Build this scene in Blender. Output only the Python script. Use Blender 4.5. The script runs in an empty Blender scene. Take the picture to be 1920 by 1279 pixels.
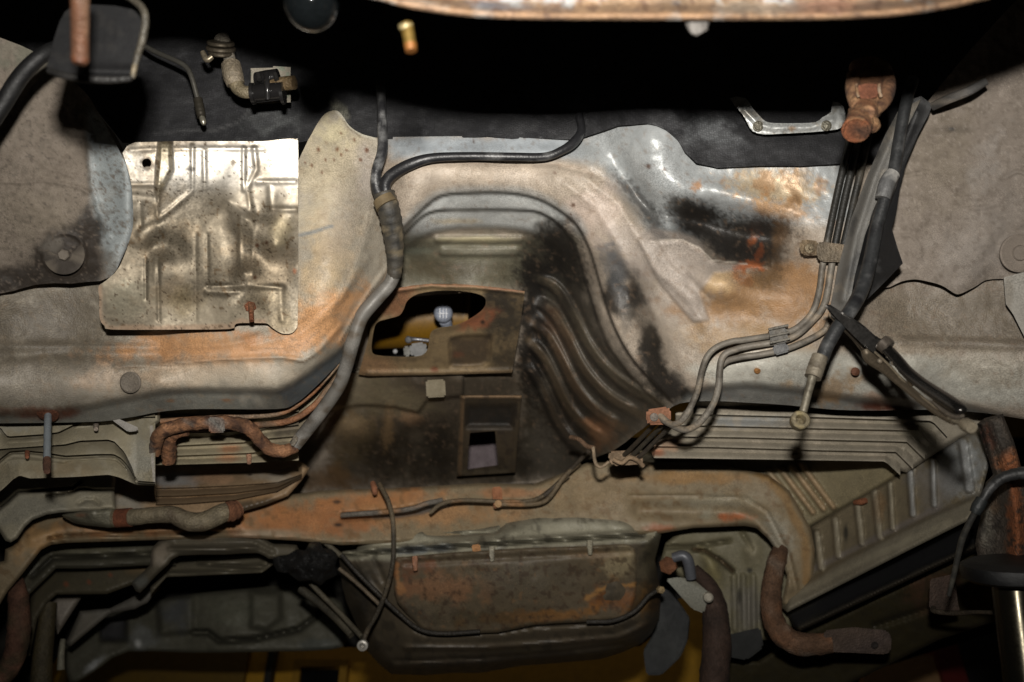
import bpy, bmesh, math, random
import numpy as np
from mathutils import Vector

# ------------------------------------------------------------------ camera, light, exposure
S = bpy.context.scene
COL = S.collection
PITCH = math.radians(40.0)
CAM = np.array([0.0, 0.0, 1.10])
F, CU, CV = 1867.0, 960.0, 639.5
RIGHT = np.array([1.0, 0.0, 0.0])
FWD = np.array([0.0, math.cos(PITCH), math.sin(PITCH)])
UP = np.array([0.0, -math.sin(PITCH), math.cos(PITCH)])
cd = bpy.data.cameras.new("camera"); cam = bpy.data.objects.new("camera", cd); COL.objects.link(cam)
cam.location = CAM; cam.rotation_euler = (math.pi / 2 + PITCH, 0, 0)
cd.sensor_width = 36.0; cd.lens = 36.0 * F / 1920.0; cd.clip_start = 0.02; cd.clip_end = 60
cd.dof.use_dof = True; cd.dof.focus_distance = 1.52; cd.dof.aperture_fstop = 3.6
S.camera = cam
W = bpy.data.worlds.new("World"); S.world = W; W.use_nodes = True
W.node_tree.nodes["Background"].inputs[0].default_value = (1.0, 0.93, 0.80, 1)
W.node_tree.nodes["Background"].inputs[1].default_value = 0.005
S.view_settings.view_transform = 'Standard'; S.view_settings.look = 'None'
S.view_settings.exposure = 0.0; S.view_settings.gamma = 1.0
S.cycles.max_bounces = 5; S.cycles.use_denoising = True
# the flash on top of the camera
ld = bpy.data.lights.new("flash", 'AREA'); lo = bpy.data.objects.new("flash", ld); COL.objects.link(lo)
ld.shape = 'RECTANGLE'; ld.size = 0.055; ld.size_y = 0.035; ld.energy = 12.9; ld.color = (1.0, 0.955, 0.885)
lo.location = CAM + UP * 0.18 + RIGHT * 0.0 - FWD * 0.05
lo.rotation_euler = (math.pi / 2 + PITCH + math.radians(8.0), 0, 0); ld.spread = math.radians(94)

# added fill light, out of view, to brighten the yellow wall
ld2 = bpy.data.lights.new("wall_fill_light", 'AREA'); lo2 = bpy.data.objects.new("wall_fill_light", ld2); COL.objects.link(lo2)
ld2.shape = 'RECTANGLE'; ld2.size = 3.0; ld2.size_y = 0.25; ld2.energy = 0.9; ld2.color = (1.0, 0.86, 0.62); ld2.spread = math.radians(110)
lo2.location = (0.0, 3.0, 4.1); lo2.rotation_euler = (math.radians(35), 0, 0)

# ------------------------------------------------------------------ helpers
def lin(c):
    c = np.asarray(c, float) / 255.0
    return np.where(c <= 0.04045, c / 12.92, ((c + 0.055) / 1.055) ** 2.4)
def pt(u, v, d):                                   # a photo direction at an axis distance d -> a world point
    u, v, d = np.asarray(u, float), np.asarray(v, float), np.asarray(d, float)
    return CAM + d[..., None] * (FWD + ((u - CU) / F)[..., None] * RIGHT + ((CV - v) / F)[..., None] * UP)
def camvec(x, y, z):                               # right, up, towards the camera -> world direction
    w = x * RIGHT + y * UP - z * FWD
    return w / np.linalg.norm(w)
def fz(v, h):                                      # distance at which the ray of row v reaches the level h above the camera
    return h / (math.sin(PITCH) + math.cos(PITCH) * (CV - v) / F)
_R = np.random.RandomState(7).rand(256, 256)
def vnoise(x, y, s):
    x = x + s * 37.17; y = y + s * 91.7
    xi = np.floor(x).astype(int); yi = np.floor(y).astype(int); fx = x - xi; fy = y - yi
    fx = fx * fx * (3 - 2 * fx); fy = fy * fy * (3 - 2 * fy)
    a = _R[xi & 255, yi & 255]; b = _R[(xi + 1) & 255, yi & 255]; c = _R[xi & 255, (yi + 1) & 255]; d = _R[(xi + 1) & 255, (yi + 1) & 255]
    return (a * (1 - fx) + b * fx) * (1 - fy) + (c * (1 - fx) + d * fx) * fy
def fbm(u, v, scale, seed=0, octv=4):
    t = np.zeros_like(u, float); a = 1.0; s = 0.0; f = 1.0 / scale
    for k in range(octv):
        t += a * vnoise(u * f, v * f, seed + k * 3); s += a; a *= 0.55; f *= 2.03
    return t / s
def sst(x): x = np.clip(x, 0, 1); return x * x * (3 - 2 * x)
def cr(pts, n=6, closed=False):                    # smooth curve through points
    P = np.asarray(pts, float); m = len(P)
    if m < 3: return np.array([P[0] + (P[-1] - P[0]) * t for t in np.linspace(0, 1, n + 1)])
    out = []
    for i in range(m if closed else m - 1):
        if closed: a, b, c, d = P[(i - 1) % m], P[i], P[(i + 1) % m], P[(i + 2) % m]
        else:
            b, c = P[i], P[i + 1]; a = P[i - 1] if i > 0 else 2 * b - c; d = P[i + 2] if i + 2 < m else 2 * c - b
        for t in np.arange(n) / n:
            out.append(0.5 * (2 * b + (c - a) * t + (2 * a - 5 * b + 4 * c - d) * t * t + (3 * b - a - 3 * c + d) * t ** 3))
    if not closed: out.append(P[-1])
    return np.array(out)
def segdist(u, v, P, closed=False, want=False):
    best = np.full(u.shape, 1e9); bx = np.zeros_like(best); by = np.zeros_like(best); bt = np.zeros_like(best)
    n = len(P); m = n if closed else n - 1
    for i in range(m):
        a, b = P[i], P[(i + 1) % n]; dx, dy = b[0] - a[0], b[1] - a[1]; L = dx * dx + dy * dy + 1e-9
        t = np.clip(((u - a[0]) * dx + (v - a[1]) * dy) / L, 0, 1)
        x = a[0] + t * dx; y = a[1] + t * dy; q = (u - x) ** 2 + (v - y) ** 2; k = q < best
        best = np.where(k, q, best); bx = np.where(k, x, bx); by = np.where(k, y, by); bt = np.where(k, (i + t) / m, bt)
    return (np.sqrt(best), bx, by, bt) if want else np.sqrt(best)
def inside(u, v, P):
    r = np.zeros(u.shape, bool); n = len(P)
    for i in range(n):
        x1, y1 = P[i][:2]; x2, y2 = P[(i + 1) % n][:2]
        if y1 == y2: continue
        c = ((y1 > v) != (y2 > v)) & (u < (x2 - x1) * (v - y1) / (y2 - y1) + x1); r ^= c
    return r
def sdf(u, v, P): d = segdist(u, v, P, True); return np.where(inside(u, v, P), d, -d)
def tps(pts, u, v):
    P = np.asarray(pts, float); X = P[:, :2] / 500.0; n = len(P)
    def U(r2): return np.where(r2 > 0, r2 * np.log(np.maximum(r2, 1e-12)), 0)
    K = U(((X[:, None] - X[None]) ** 2).sum(-1)) + 1e-4 * np.eye(n)
    A = np.zeros((n + 3, n + 3)); A[:n, :n] = K; A[:n, n] = 1; A[:n, n + 1:] = X; A[n, :n] = 1; A[n + 1:, :n] = X.T
    w = np.linalg.solve(A, np.concatenate([P[:, 2], [0, 0, 0]]))
    q = np.stack([u, v], -1) / 500.0; r = w[n] + q[..., 0] * w[n + 1] + q[..., 1] * w[n + 2]
    for i in range(n): r = r + w[i] * U(((q - X[i]) ** 2).sum(-1))
    return r

def make_mat(name, grain=420.0, gbump=0.25, mott=0.18, dots=0):
    m = bpy.data.materials.new(name); m.use_nodes = True; N = m.node_tree.nodes; L = m.node_tree.links
    b = N["Principled BSDF"]
    ca = N.new("ShaderNodeAttribute"); ca.attribute_name = "Col"
    ra = N.new("ShaderNodeAttribute"); ra.attribute_name = "RM"; sp = N.new("ShaderNodeSeparateColor"); L.new(ra.outputs["Color"], sp.inputs[0])
    g = N.new("ShaderNodeNewGeometry")
    n1 = N.new("ShaderNodeTexNoise"); n1.inputs["Scale"].default_value = 38; n1.inputs["Detail"].default_value = 9; n1.inputs["Roughness"].default_value = 0.72
    n2 = N.new("ShaderNodeTexNoise"); n2.inputs["Scale"].default_value = grain; n2.inputs["Detail"].default_value = 3
    L.new(g.outputs["Position"], n1.inputs["Vector"]); L.new(g.outputs["Position"], n2.inputs["Vector"])
    mr = N.new("ShaderNodeMapRange"); mr.inputs["From Min"].default_value = 0.3; mr.inputs["From Max"].default_value = 0.7
    mr.inputs["To Min"].default_value = 1 - mott; mr.inputs["To Max"].default_value = 1 + mott; L.new(n1.outputs["Fac"], mr.inputs["Value"])
    mr2 = N.new("ShaderNodeMapRange"); mr2.inputs["From Min"].default_value = 0.3; mr2.inputs["From Max"].default_value = 0.7
    mr2.inputs["To Min"].default_value = 0.80; mr2.inputs["To Max"].default_value = 1.18; L.new(n2.outputs["Fac"], mr2.inputs["Value"])
    n3 = N.new("ShaderNodeTexNoise"); n3.inputs["Scale"].default_value = 11; n3.inputs["Detail"].default_value = 4; L.new(g.outputs["Position"], n3.inputs["Vector"])
    mk3 = N.new("ShaderNodeMapRange"); mk3.inputs["From Min"].default_value = 0.35; mk3.inputs["From Max"].default_value = 0.65; mk3.inputs["To Min"].default_value = 0.15; mk3.inputs["To Max"].default_value = 1.7; L.new(n3.outputs["Fac"], mk3.inputs["Value"])
    s1 = N.new("ShaderNodeMath"); s1.operation = 'SUBTRACT'; s1.inputs[1].default_value = 1.0; L.new(mr2.outputs[0], s1.inputs[0])
    s2 = N.new("ShaderNodeMath"); s2.operation = 'MULTIPLY_ADD'; s2.inputs[2].default_value = 1.0; L.new(s1.outputs[0], s2.inputs[0]); L.new(mk3.outputs[0], s2.inputs[1])
    mu = N.new("ShaderNodeMath"); mu.operation = 'MULTIPLY'; L.new(mr.outputs[0], mu.inputs[0]); L.new(s2.outputs[0], mu.inputs[1])
    vm = N.new("ShaderNodeVectorMath"); vm.operation = 'SCALE'; L.new(ca.outputs["Color"], vm.inputs[0]); L.new(mu.outputs[0], vm.inputs["Scale"])
    if dots:                                        # woven dimples
        vo = N.new("ShaderNodeTexVoronoi"); vo.inputs["Scale"].default_value = dots; vo.inputs["Randomness"].default_value = 0.35; L.new(g.outputs["Position"], vo.inputs["Vector"])
        md = N.new("ShaderNodeMapRange"); md.inputs["From Min"].default_value = 0.15; md.inputs["From Max"].default_value = 0.55; md.inputs["To Min"].default_value = 1.35; md.inputs["To Max"].default_value = 0.75; L.new(vo.outputs["Distance"], md.inputs["Value"])
        m2 = N.new("ShaderNodeMath"); m2.operation = 'MULTIPLY'; L.new(mu.outputs[0], m2.inputs[0]); L.new(md.outputs[0], m2.inputs[1]); L.new(m2.outputs[0], vm.inputs["Scale"])
    L.new(vm.outputs[0], b.inputs["Base Color"])
    rr = N.new("ShaderNodeMath"); rr.operation = 'MULTIPLY'; L.new(sp.outputs[0], rr.inputs[0])
    mr3 = N.new("ShaderNodeMapRange"); mr3.inputs["From Min"].default_value = 0.3; mr3.inputs["From Max"].default_value = 0.7
    mr3.inputs["To Min"].default_value = 1.25; mr3.inputs["To Max"].default_value = 0.8; L.new(n1.outputs["Fac"], mr3.inputs["Value"]); L.new(mr3.outputs[0], rr.inputs[1])
    L.new(rr.outputs[0], b.inputs["Roughness"]); L.new(sp.outputs[1], b.inputs["Metallic"])
    bp = N.new("ShaderNodeBump"); bp.inputs["Distance"].default_value = 0.0012
    bs = N.new("ShaderNodeMath"); bs.operation = 'MULTIPLY'; bs.inputs[1].default_value = gbump; L.new(sp.outputs[2], bs.inputs[0]); L.new(bs.outputs[0], bp.inputs["Strength"])
    ad = N.new("ShaderNodeMath"); ad.operation = 'ADD'; L.new(n1.outputs["Fac"], ad.inputs[0]); L.new(n2.outputs["Fac"], ad.inputs[1]); L.new(ad.outputs[0], bp.inputs["Height"])
    L.new(bp.outputs[0], b.inputs["Normal"])
    return m
M_PAINT = make_mat("dusty_paint")
M_UNDER = make_mat("undercoat", grain=430, gbump=0.95, mott=0.20)
M_FELT = make_mat("felt_mat", grain=700, gbump=0.8, mott=0.14)
M_RUST = make_mat("rusty_steel", grain=260, gbump=2.2, mott=0.50)
M_RUBBER = make_mat("dusty_rubber", grain=300, gbump=0.5, mott=0.34)
M_MAT = make_mat("woven_mat", grain=500, gbump=0.7, mott=0.25, dots=260)
M_SMOOTH = make_mat("smooth_steel", grain=300, gbump=0.08, mott=0.06)

def wloc(p):
    return np.zeros(3) if p is None else np.array(p["_w"])
def mk(name, V, Fc, C, R=(0.6, 0.0, 1.0), parent=None, mat=None, smooth=True, flat_from=None):
    V = np.asarray(V, float); me = bpy.data.meshes.new(name)
    o0 = V.mean(0) if parent is None else None
    org = o0 if parent is None else wloc(parent)
    me.from_pydata((V - org).tolist(), [], [tuple(int(i) for i in f) for f in Fc])
    n = len(V); C = np.broadcast_to(np.asarray(C, float), (n, 3)); R = np.broadcast_to(np.asarray(R, float), (n, 3))
    for nm, arr in (("Col", C), ("RM", R)):
        a = me.color_attributes.new(nm, 'FLOAT_COLOR', 'POINT')
        a.data.foreach_set("color", np.concatenate([arr, np.ones((n, 1))], 1).astype(np.float32).ravel())
    sm = np.ones(len(me.polygons), bool) if smooth else np.zeros(len(me.polygons), bool)
    if flat_from is not None: sm[flat_from:] = False
    me.polygons.foreach_set("use_smooth", sm)
    me.materials.append(mat or M_PAINT); me.update()
    o = bpy.data.objects.new(name, me); COL.objects.link(o)
    if parent is None: o.location = o0; o["_w"] = list(map(float, o0))
    else: o.parent = parent; o["_w"] = list(map(float, org))
    return o
def thing(name, label, cat, at, group=None):
    o = bpy.data.objects.new(name, None); COL.objects.link(o); p = pt(*at); o.location = p; o["_w"] = list(map(float, p))
    o.empty_display_size = 0.05
    return lab(o, label, cat, group)
def lab(o, label, cat=None, group=None, kind=None):
    if label: o["label"] = label
    if cat: o["category"] = cat
    if group: o["group"] = group
    if kind: o["kind"] = kind
    return o

# relief: list of ('b',pts) base, ('o',u,v,ru,rv,ang,h) bump, ('p',pts,h,soft) raised field, ('l',pts,w,h) bead, ('n',scale,amp,seed)
def relief(u, v, spec):
    d = np.zeros_like(u)
    for s in spec:
        k = s[0]
        if k == 'b': d = d + tps(s[1], u, v)
        elif k == 'f': d = d + s[1](u, v)
        elif k == 'o':
            _, cu, cv, ru, rv, an, h = s; a = math.radians(an); x = (u - cu) * math.cos(a) + (v - cv) * math.sin(a); y = -(u - cu) * math.sin(a) + (v - cv) * math.cos(a)
            d = d - h * np.exp(-(x / ru) ** 2 - (y / rv) ** 2)
        elif k == 'p': d = d - s[2] * sst(sdf(u, v, s[1]) / s[3] * 0.5 + 0.5)
        elif k == 'l':
            q, _, _, t = segdist(u, v, np.asarray(s[1], float), want=True)
            d = d - s[3] * np.exp(-(q / s[2]) ** 2)
        elif k == 'r':                              # flat-topped rib
            q, _, _, t = segdist(u, v, np.asarray(s[1], float), want=True); fd = sst(t / s[5]) * sst((1 - t) / 0.12) if len(s) > 5 else 1.0
            d = d - fd * s[3] * sst((s[2] - q) / (s[4] if len(s) > 4 else s[2] * 0.6) + 0.5)
        elif k == 'w':                              # stepped pressing: lines across, each strip comes forward and drops back at the next line
            ls = [np.asarray(q, float) for q in s[1]]; vs_ = [np.interp(u, q[:, 0], q[:, 1]) for q in ls]; h, u0, u1 = s[2], s[3], s[4]
            wt = sst((u - u0) / 30.0 + 0.5) * sst((u1 - u) / 30.0 + 0.5); saw = np.zeros_like(u)
            for i in range(len(vs_)):
                top = vs_[i]; bot = vs_[i + 1] if i + 1 < len(vs_) else top + 22
                fr = np.clip((v - top) / np.maximum(bot - top, 4), 0, 1); saw = np.where((v >= top) & (v < bot), (1 - fr) * h, saw)
            d = d + saw * wt
        elif k == 'n': d = d - s[2] * (fbm(u, v, s[1], s[3]) - 0.5)
    return d
# paint: ('b',col,rough,metal,bump) ('o',u,v,ru,rv,ang,col,op,noise) ('p',pts,col,op,soft,noise) ('l',pts,w,col,op,noise) ('n',scale,col,thr,wid,op,seed); optional last dict r=, m=, k=
def paint(u, v, spec):
    C = np.zeros(u.shape + (3,)); R = np.zeros(u.shape + (3,)); nz = fbm(u, v, 26, 5, 5) - 0.5; nf = fbm(u, v, 7, 11, 3) - 0.5
    for s in spec:
        ex = s[-1] if isinstance(s[-1], dict) else {}; s = s[:-1] if ex else s; k = s[0]
        if k == 'b': C[:] = lin(s[1]); R[:] = (s[2], s[3], s[4] if len(s) > 4 else 1.0); continue
        if k == 'o':
            _, cu, cv, ru, rv, an, col, op = s[:8]; ns = s[8] if len(s) > 8 else 0.6
            a = math.radians(an); x = (u - cu) * math.cos(a) + (v - cv) * math.sin(a); y = -(u - cu) * math.sin(a) + (v - cv) * math.cos(a)
            m = sst(1.25 - np.sqrt((x / ru) ** 2 + (y / rv) ** 2) + ns * (nz * 2.2 + nf * 0.8)) * op
        elif k == 's':                              # soft sprayed patch: deposits, and some painted shade and highlights
            _, cu, cv, ru, rv, an, col, op = s[:8]; a = math.radians(an); x = (u - cu) * math.cos(a) + (v - cv) * math.sin(a); y = -(u - cu) * math.sin(a) + (v - cv) * math.cos(a)
            q = np.sqrt((x / ru) ** 2 + (y / rv) ** 2); g = np.random.RandomState(3).rand(*u.shape) - 0.5
            m = sst((1.35 - q) / 0.95 + (nf * 0.7 + nz * 0.8 + g * 0.35) * np.clip(q * 1.2, 0, 1)) * op
        elif k == 'p':
            _, P, col, op, so = s[:5]; ns = s[5] if len(s) > 5 else 0.3
            m = sst(sdf(u, v, P) / so * 0.5 + 0.5 + ns * (nz * 2 + nf)) * op
        elif k == 'l':
            _, P, w, col, op = s[:5]; ns = s[5] if len(s) > 5 else 0.4
            m = sst(1.3 - segdist(u, v, np.asarray(P, float)) / w + ns * (nz * 2 + nf)) * op
        elif k == 'n':
            _, sc, col, th, wd, op, sd = s; m = sst((fbm(u, v, sc, sd, 5) - th) / wd) * op
        elif k == 'm': _, fn, col, op = s; m = np.clip(fn(u, v), 0, 1) * op
        C = C * (1 - m[..., None]) + lin(col) * m[..., None]
        for i, key in enumerate(('r', 'm', 'k')):
            if key in ex: R[..., i] = R[..., i] * (1 - m) + ex[key] * m
    return C, R

ROLL = None
def sheet(name, outline, rel, pnt, parent=None, mat=None, step=4.0, rim=0.004, holes=(), roll=0):
    roll = ROLL if roll == 0 else roll
    O = np.asarray(outline, float); Hs = [np.asarray(h, float) for h in holes]
    lo_, hi_ = O.min(0) - step, O.max(0) + step
    us = np.arange(lo_[0], hi_[0] + step, step); vs = np.arange(lo_[1], hi_[1] + step, step)
    u, v = np.meshgrid(us, vs); nv, nu = u.shape
    ins = inside(u, v, O)
    for h in Hs: ins &= ~inside(u, v, h)
    q = ins[:-1, :-1] | ins[1:, :-1] | ins[:-1, 1:] | ins[1:, 1:]
    used = np.zeros_like(ins); used[:-1, :-1] |= q; used[1:, :-1] |= q; used[:-1, 1:] |= q; used[1:, 1:] |= q
    out = used & ~ins; uo, vo = u[out], v[out]
    bd, bx, by, _ = segdist(uo, vo, O, True, True)
    for h in Hs:
        d2, x2, y2, _ = segdist(uo, vo, h, True, True); k = d2 < bd; bd = np.where(k, d2, bd); bx = np.where(k, x2, bx); by = np.where(k, y2, by)
    for P in [O] + Hs:                              # keep the corners sharp
        for i in range(len(P)):
            a, b, c = P[i - 1], P[i], P[(i + 1) % len(P)]
            e1 = (b - a) / (np.linalg.norm(b - a) + 1e-9); e2 = (c - b) / (np.linalg.norm(c - b) + 1e-9)
            if e1 @ e2 < 0.8 and len(bx):
                j = np.argmin((bx - b[0]) ** 2 + (by - b[1]) ** 2)
                if (bx[j] - b[0]) ** 2 + (by[j] - b[1]) ** 2 < step * step: bx[j], by[j] = b
    u = u.copy(); v = v.copy(); u[out] = bx; v[out] = by
    idx = -np.ones(u.shape, int); idx[used] = np.arange(used.sum())
    U_, V_ = u[used], v[used]
    d = relief(U_, V_, rel); C, R = paint(U_, V_, pnt)
    if roll: d = d + roll[1] * np.clip(1 - segdist(U_, V_, O, True) / roll[0], 0, 1) ** 2
    X = pt(U_, V_, d)
    f = np.stack([idx[:-1, :-1][q], idx[1:, :-1][q], idx[1:, 1:][q], idx[:-1, 1:][q]], 1)
    e = np.concatenate([f[:, [0, 1]], f[:, [1, 2]], f[:, [2, 3]], f[:, [3, 0]]])
    key = np.sort(e, 1); kk = key[:, 0] * (len(X) + 1) + key[:, 1]; un, inv, cnt = np.unique(kk, return_inverse=True, return_counts=True)
    be = e[cnt[inv] == 1]
    faces = f.tolist(); nf = len(faces)
    bv = np.unique(be); mp = {int(b): len(X) + i for i, b in enumerate(bv)}; mp2 = {int(b): len(X) + len(bv) + i for i, b in enumerate(bv)}
    X2 = np.concatenate([X, X[bv], pt(U_[bv], V_[bv], d[bv] + rim)])
    C2 = np.concatenate([C, C[bv] * 0.8, C[bv] * 0.8]); R2 = np.concatenate([R, R[bv], R[bv]])
    for a, b in be: faces.append((mp[int(b)], mp[int(a)], mp2[int(a)], mp2[int(b)]))
    o = mk(name, X2, faces, C2, R2, parent, mat, True, None)
    if roll: o.data.set_sharp_from_angle(angle=math.radians(48))
    return o

def n3(P, s, seed=0): return fbm(P[:, 0] / s + 50 + P[:, 2] / s * 0.7, P[:, 1] / s + 50 - P[:, 2] / s * 0.6, 1.0, seed, 3)
def dirtcol(V, col, dirt, seed=1):
    C = np.tile(lin(col), (len(V), 1))
    for (c2, amt, sc) in dirt:
        m = sst((n3(V, sc, seed) - (1 - amt)) / 0.25 + 0.5)[:, None]; C = C * (1 - m) + lin(c2) * m; seed += 5
    return C
def tube(name, pts, r, col, rmb=(0.5, 0, 1), parent=None, mat=None, dirt=(), n=5, seg=12, smooth=True, flat=1.0, caps=True, seed=1, rings=None, lump=0.0):
    """sweep through (u, v, d) points; r is in photo pixels, one or one per point"""
    P = np.asarray(pts, float); r = np.full(len(P), r, float) if np.isscalar(r) else np.asarray(r, float)
    Q = np.concatenate([P, r[:, None]], 1); Q = cr(Q, n) if smooth else Q
    X = pt(Q[:, 0], Q[:, 1], Q[:, 2]); rad = np.abs(Q[:, 3]) * Q[:, 2] / F
    T = np.gradient(X, axis=0); T /= np.linalg.norm(T, axis=1)[:, None] + 1e-12
    V = []; nn = -FWD
    for i in range(len(X)):
        a = nn - T[i] * (nn @ T[i]); a /= np.linalg.norm(a) + 1e-9; nn = a; b = np.cross(T[i], a)
        k = rad[i] * (1 + (rings[0] * math.sin(i * rings[1]) if rings else 0))
        for j in range(seg):
            an = 2 * math.pi * j / seg; kj = k * (1 + lump * (2 * float(vnoise(np.array(3 * math.cos(an) + i * .45), np.array(3 * math.sin(an) + i * .3), 5)) - 1)) if lump else k
            V.append(X[i] + kj * (math.cos(an) * a * flat + math.sin(an) * b))
    Fc = []
    for i in range(len(X) - 1):
        for j in range(seg): Fc.append((i * seg + j, i * seg + (j + 1) % seg, (i + 1) * seg + (j + 1) % seg, (i + 1) * seg + j))
    V = np.array(V); nf = len(Fc)
    if caps:
        m = len(V); V = np.concatenate([V, V[:seg], V[m - seg:m]])
        Fc.append(tuple(range(m + seg - 1, m - 1, -1))); Fc.append(tuple(range(m + seg, m + 2 * seg)))
    return mk(name, V, Fc, dirtcol(V, col, dirt, seed), rmb, parent, mat, True, nf if caps else None)
def lathe(name, at, axis, prof, col, rmb=(0.5, 0, 1), parent=None, mat=None, seg=24, dirt=(), seed=3, flat=False, facets=None):
    """profile of (radius, height) in photo pixels round an axis given as (right, up, towards camera)"""
    c = pt(*at); A = camvec(*axis); k = at[2] / F
    a = np.cross(A, UP + 0.3 * RIGHT); a /= np.linalg.norm(a); b = np.cross(A, a); sg = facets or seg
    V = []; Fc = []
    for (r, h) in prof:
        for j in range(sg): an = 2 * math.pi * j / sg; V.append(c + k * (h * A + r * (math.cos(an) * a + math.sin(an) * b)))
    for i in range(len(prof) - 1):
        for j in range(sg): Fc.append((i * sg + j, i * sg + (j + 1) % sg, (i + 1) * sg + (j + 1) % sg, (i + 1) * sg + j))
    if prof[-1][0] > 0.01: Fc.append(tuple((len(prof) - 1) * sg + j for j in range(sg)))
    if prof[0][0] > 0.01: Fc.append(tuple(sg - 1 - j for j in range(sg)))
    V = np.array(V); o = mk(name, V, Fc, dirtcol(V, col, dirt, seed), rmb, parent, mat, True)
    o.data.set_sharp_from_angle(angle=math.radians(32)); return o
def prism(name, pts, d, thick, col, rmb=(0.5, 0, 1), parent=None, mat=None, bev=1.5, dirt=(), seed=5, sub=0):
    """a plate: outline in photo directions at distance d (one or one per corner), thickness in metres away from the camera"""
    P = np.asarray(pts, float); dd = np.full(len(P), d, float) if np.isscalar(d) else np.asarray(d, float); n = len(P)
    A = pt(P[:, 0], P[:, 1], dd); B = pt(P[:, 0], P[:, 1], dd + thick)
    bm = bmesh.new(); va = [bm.verts.new(x) for x in A]; vb = [bm.verts.new(x) for x in B]
    bm.faces.new(va); bm.faces.new(vb[::-1])
    for i in range(n): bm.faces.new((va[i], vb[i], vb[(i + 1) % n], va[(i + 1) % n]))
    bmesh.ops.recalc_face_normals(bm, faces=bm.faces[:])
    if bev:
        try: bmesh.ops.bevel(bm, geom=bm.edges[:], offset=bev * dd.mean() / F, segments=2, affect='EDGES', clamp_overlap=True)
        except Exception: pass
    bm.verts.index_update(); V = np.array([x.co[:] for x in bm.verts]); Fc = [[x.index for x in f.verts] for f in bm.faces]; bm.free()
    o = mk(name, V, Fc, dirtcol(V, col, dirt, seed), rmb, parent, mat, True)
    o.data.set_sharp_from_angle(angle=math.radians(35)); return o
def L(*a): return [tuple(a[i:i + 2]) for i in range(0, len(a), 2)]
def hexbolt(name, at, r, axis=(0, 0, 1), col=(110, 95, 80), parent=None, h=None, washer=0, rmb=(0.5, 0.4, 1), dirt=()):
    h = h or r * 0.8
    return lathe(name, at, axis, ([(washer, -h * .1), (washer, h * 0.2)] if washer else []) + [(r, 0.0 if not washer else h * .2), (r, h), (r * 0.86, h * 1.15), (0.0, h * 1.15)], col, rmb, parent, M_RUST, facets=24 if washer else 6, dirt=dirt)

# ------------------------------------------------------------------ workshop behind the car
def plane_box(name, c, s, col, rmb=(0.7, 0, 1), parent=None, mat=None):
    c = np.asarray(c, float); s = np.asarray(s, float) / 2
    V = [c + s * np.array([x, y, z]) for x in (-1, 1) for y in (-1, 1) for z in (-1, 1)]
    Fc = [(0, 1, 3, 2), (4, 6, 7, 5), (0, 4, 5, 1), (2, 3, 7, 6), (0, 2, 6, 4), (1, 5, 7, 3)]
    return mk(name, V, Fc, lin(col), rmb, parent, mat, False)
lab(plane_box("workshop_floor", (0, 2.5, -0.05), (9, 9, 0.1), (70, 68, 64)), None, None, None, "structure")
lab(plane_box("workshop_wall", (0, 3.95, 2.2), (9, 0.1, 4.4), (178, 134, 30), (0.55, 0, 0.6)), None, None, None, "structure")

# ------------------------------------------------------------------ the car body
body = thing("car_body", "rusty grey stripped car underbody seen from below with open engine bay, tunnel and ribbed floor", "car", (900, 400, 1.6))

# left half: toe board, floor and front cross member with its lip
left_out = L(-260, 100, 90, 100, 215, 250, 240, 300, 560, 300, 578, 262) + list(map(tuple, cr(L(584, 252, 595, 232, 610, 213, 630, 207, 642, 217, 655, 236, 676, 250, 700, 257, 735, 262), 3))) + \
    list(map(tuple, cr(L(750, 300, 752, 440, 742, 520, 716, 552, 688, 594, 660, 650, 640, 676, 632, 685, 588, 729, 555, 756, 518, 767, 370, 767, 302, 772, 235, 784, 141, 792, -260, 796), 4)))
left_base = [(-30, 100, 1.50), (-30, 400, 1.50), (-30, 560, 1.50), (-30, 650, 1.53), (-30, 730, 1.50), (-30, 793, 1.57), (300, 100, 1.66), (300, 260, 1.58), (300, 450, 1.55), (300, 600, 1.54),
    (300, 655, 1.56), (300, 720, 1.52), (300, 772, 1.575), (560, 260, 1.60), (630, 207, 1.635), (700, 257, 1.64), (560, 450, 1.55), (560, 600, 1.54), (520, 690, 1.53), (520, 730, 1.54), (520, 767, 1.60),
    (640, 350, 1.58), (640, 500, 1.55), (625, 600, 1.545), (600, 680, 1.56), (600, 715, 1.60), (700, 350, 1.63), (720, 500, 1.65), (750, 300, 1.66), (750, 440, 1.69), (690, 590, 1.65), (632, 685, 1.63), (555, 756, 1.62), (135, 655, 1.55), (135, 720, 1.51), (135, 790, 1.575)]
lipline = L(-260, 780, 0, 777, 90, 772, 168, 763, 252, 746, 302, 735, 353, 732, 440, 733, 521, 734, 548, 722, 571, 706, 622, 669, 640, 655)
lipfield = lipline + L(660, 640, 660, 700, 560, 790, -270, 815)
left_rel = [('b', left_base), ('p', lipfield, -0.020, 9), ('n', 60, 0.006, 3), ('n', 9, 0.0012, 8),
    ('l', L(-30, 650, 130, 648, 300, 652, 430, 645, 560, 610, 640, 560, 690, 480), 7, 0.004), ('l', L(-30, 668, 130, 665, 300, 668), 8, -0.004),
    ('l', L(220, 688, 300, 684, 400, 675, 460, 672, 530, 670, 570, 676, 600, 655, 640, 610), 5, 0.006), ('l', L(470, 648, 560, 625, 620, 585, 660, 520, 700, 400), 9, 0.005),
    ('o', 620, 470, 60, 160, 20, 0.012), ('l', L(640, 640, 668, 590, 700, 540, 728, 500), 5, 0.008), ('l', L(652, 655, 684, 596, 716, 548), 4, -0.01),
    ('o', 245, 716, 24, 24, 0, -0.003), ('o', 245, 716, 19, 19, 0, 0.003), ('o', 90, 776, 60, 8, -3, 0.006)]
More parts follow.
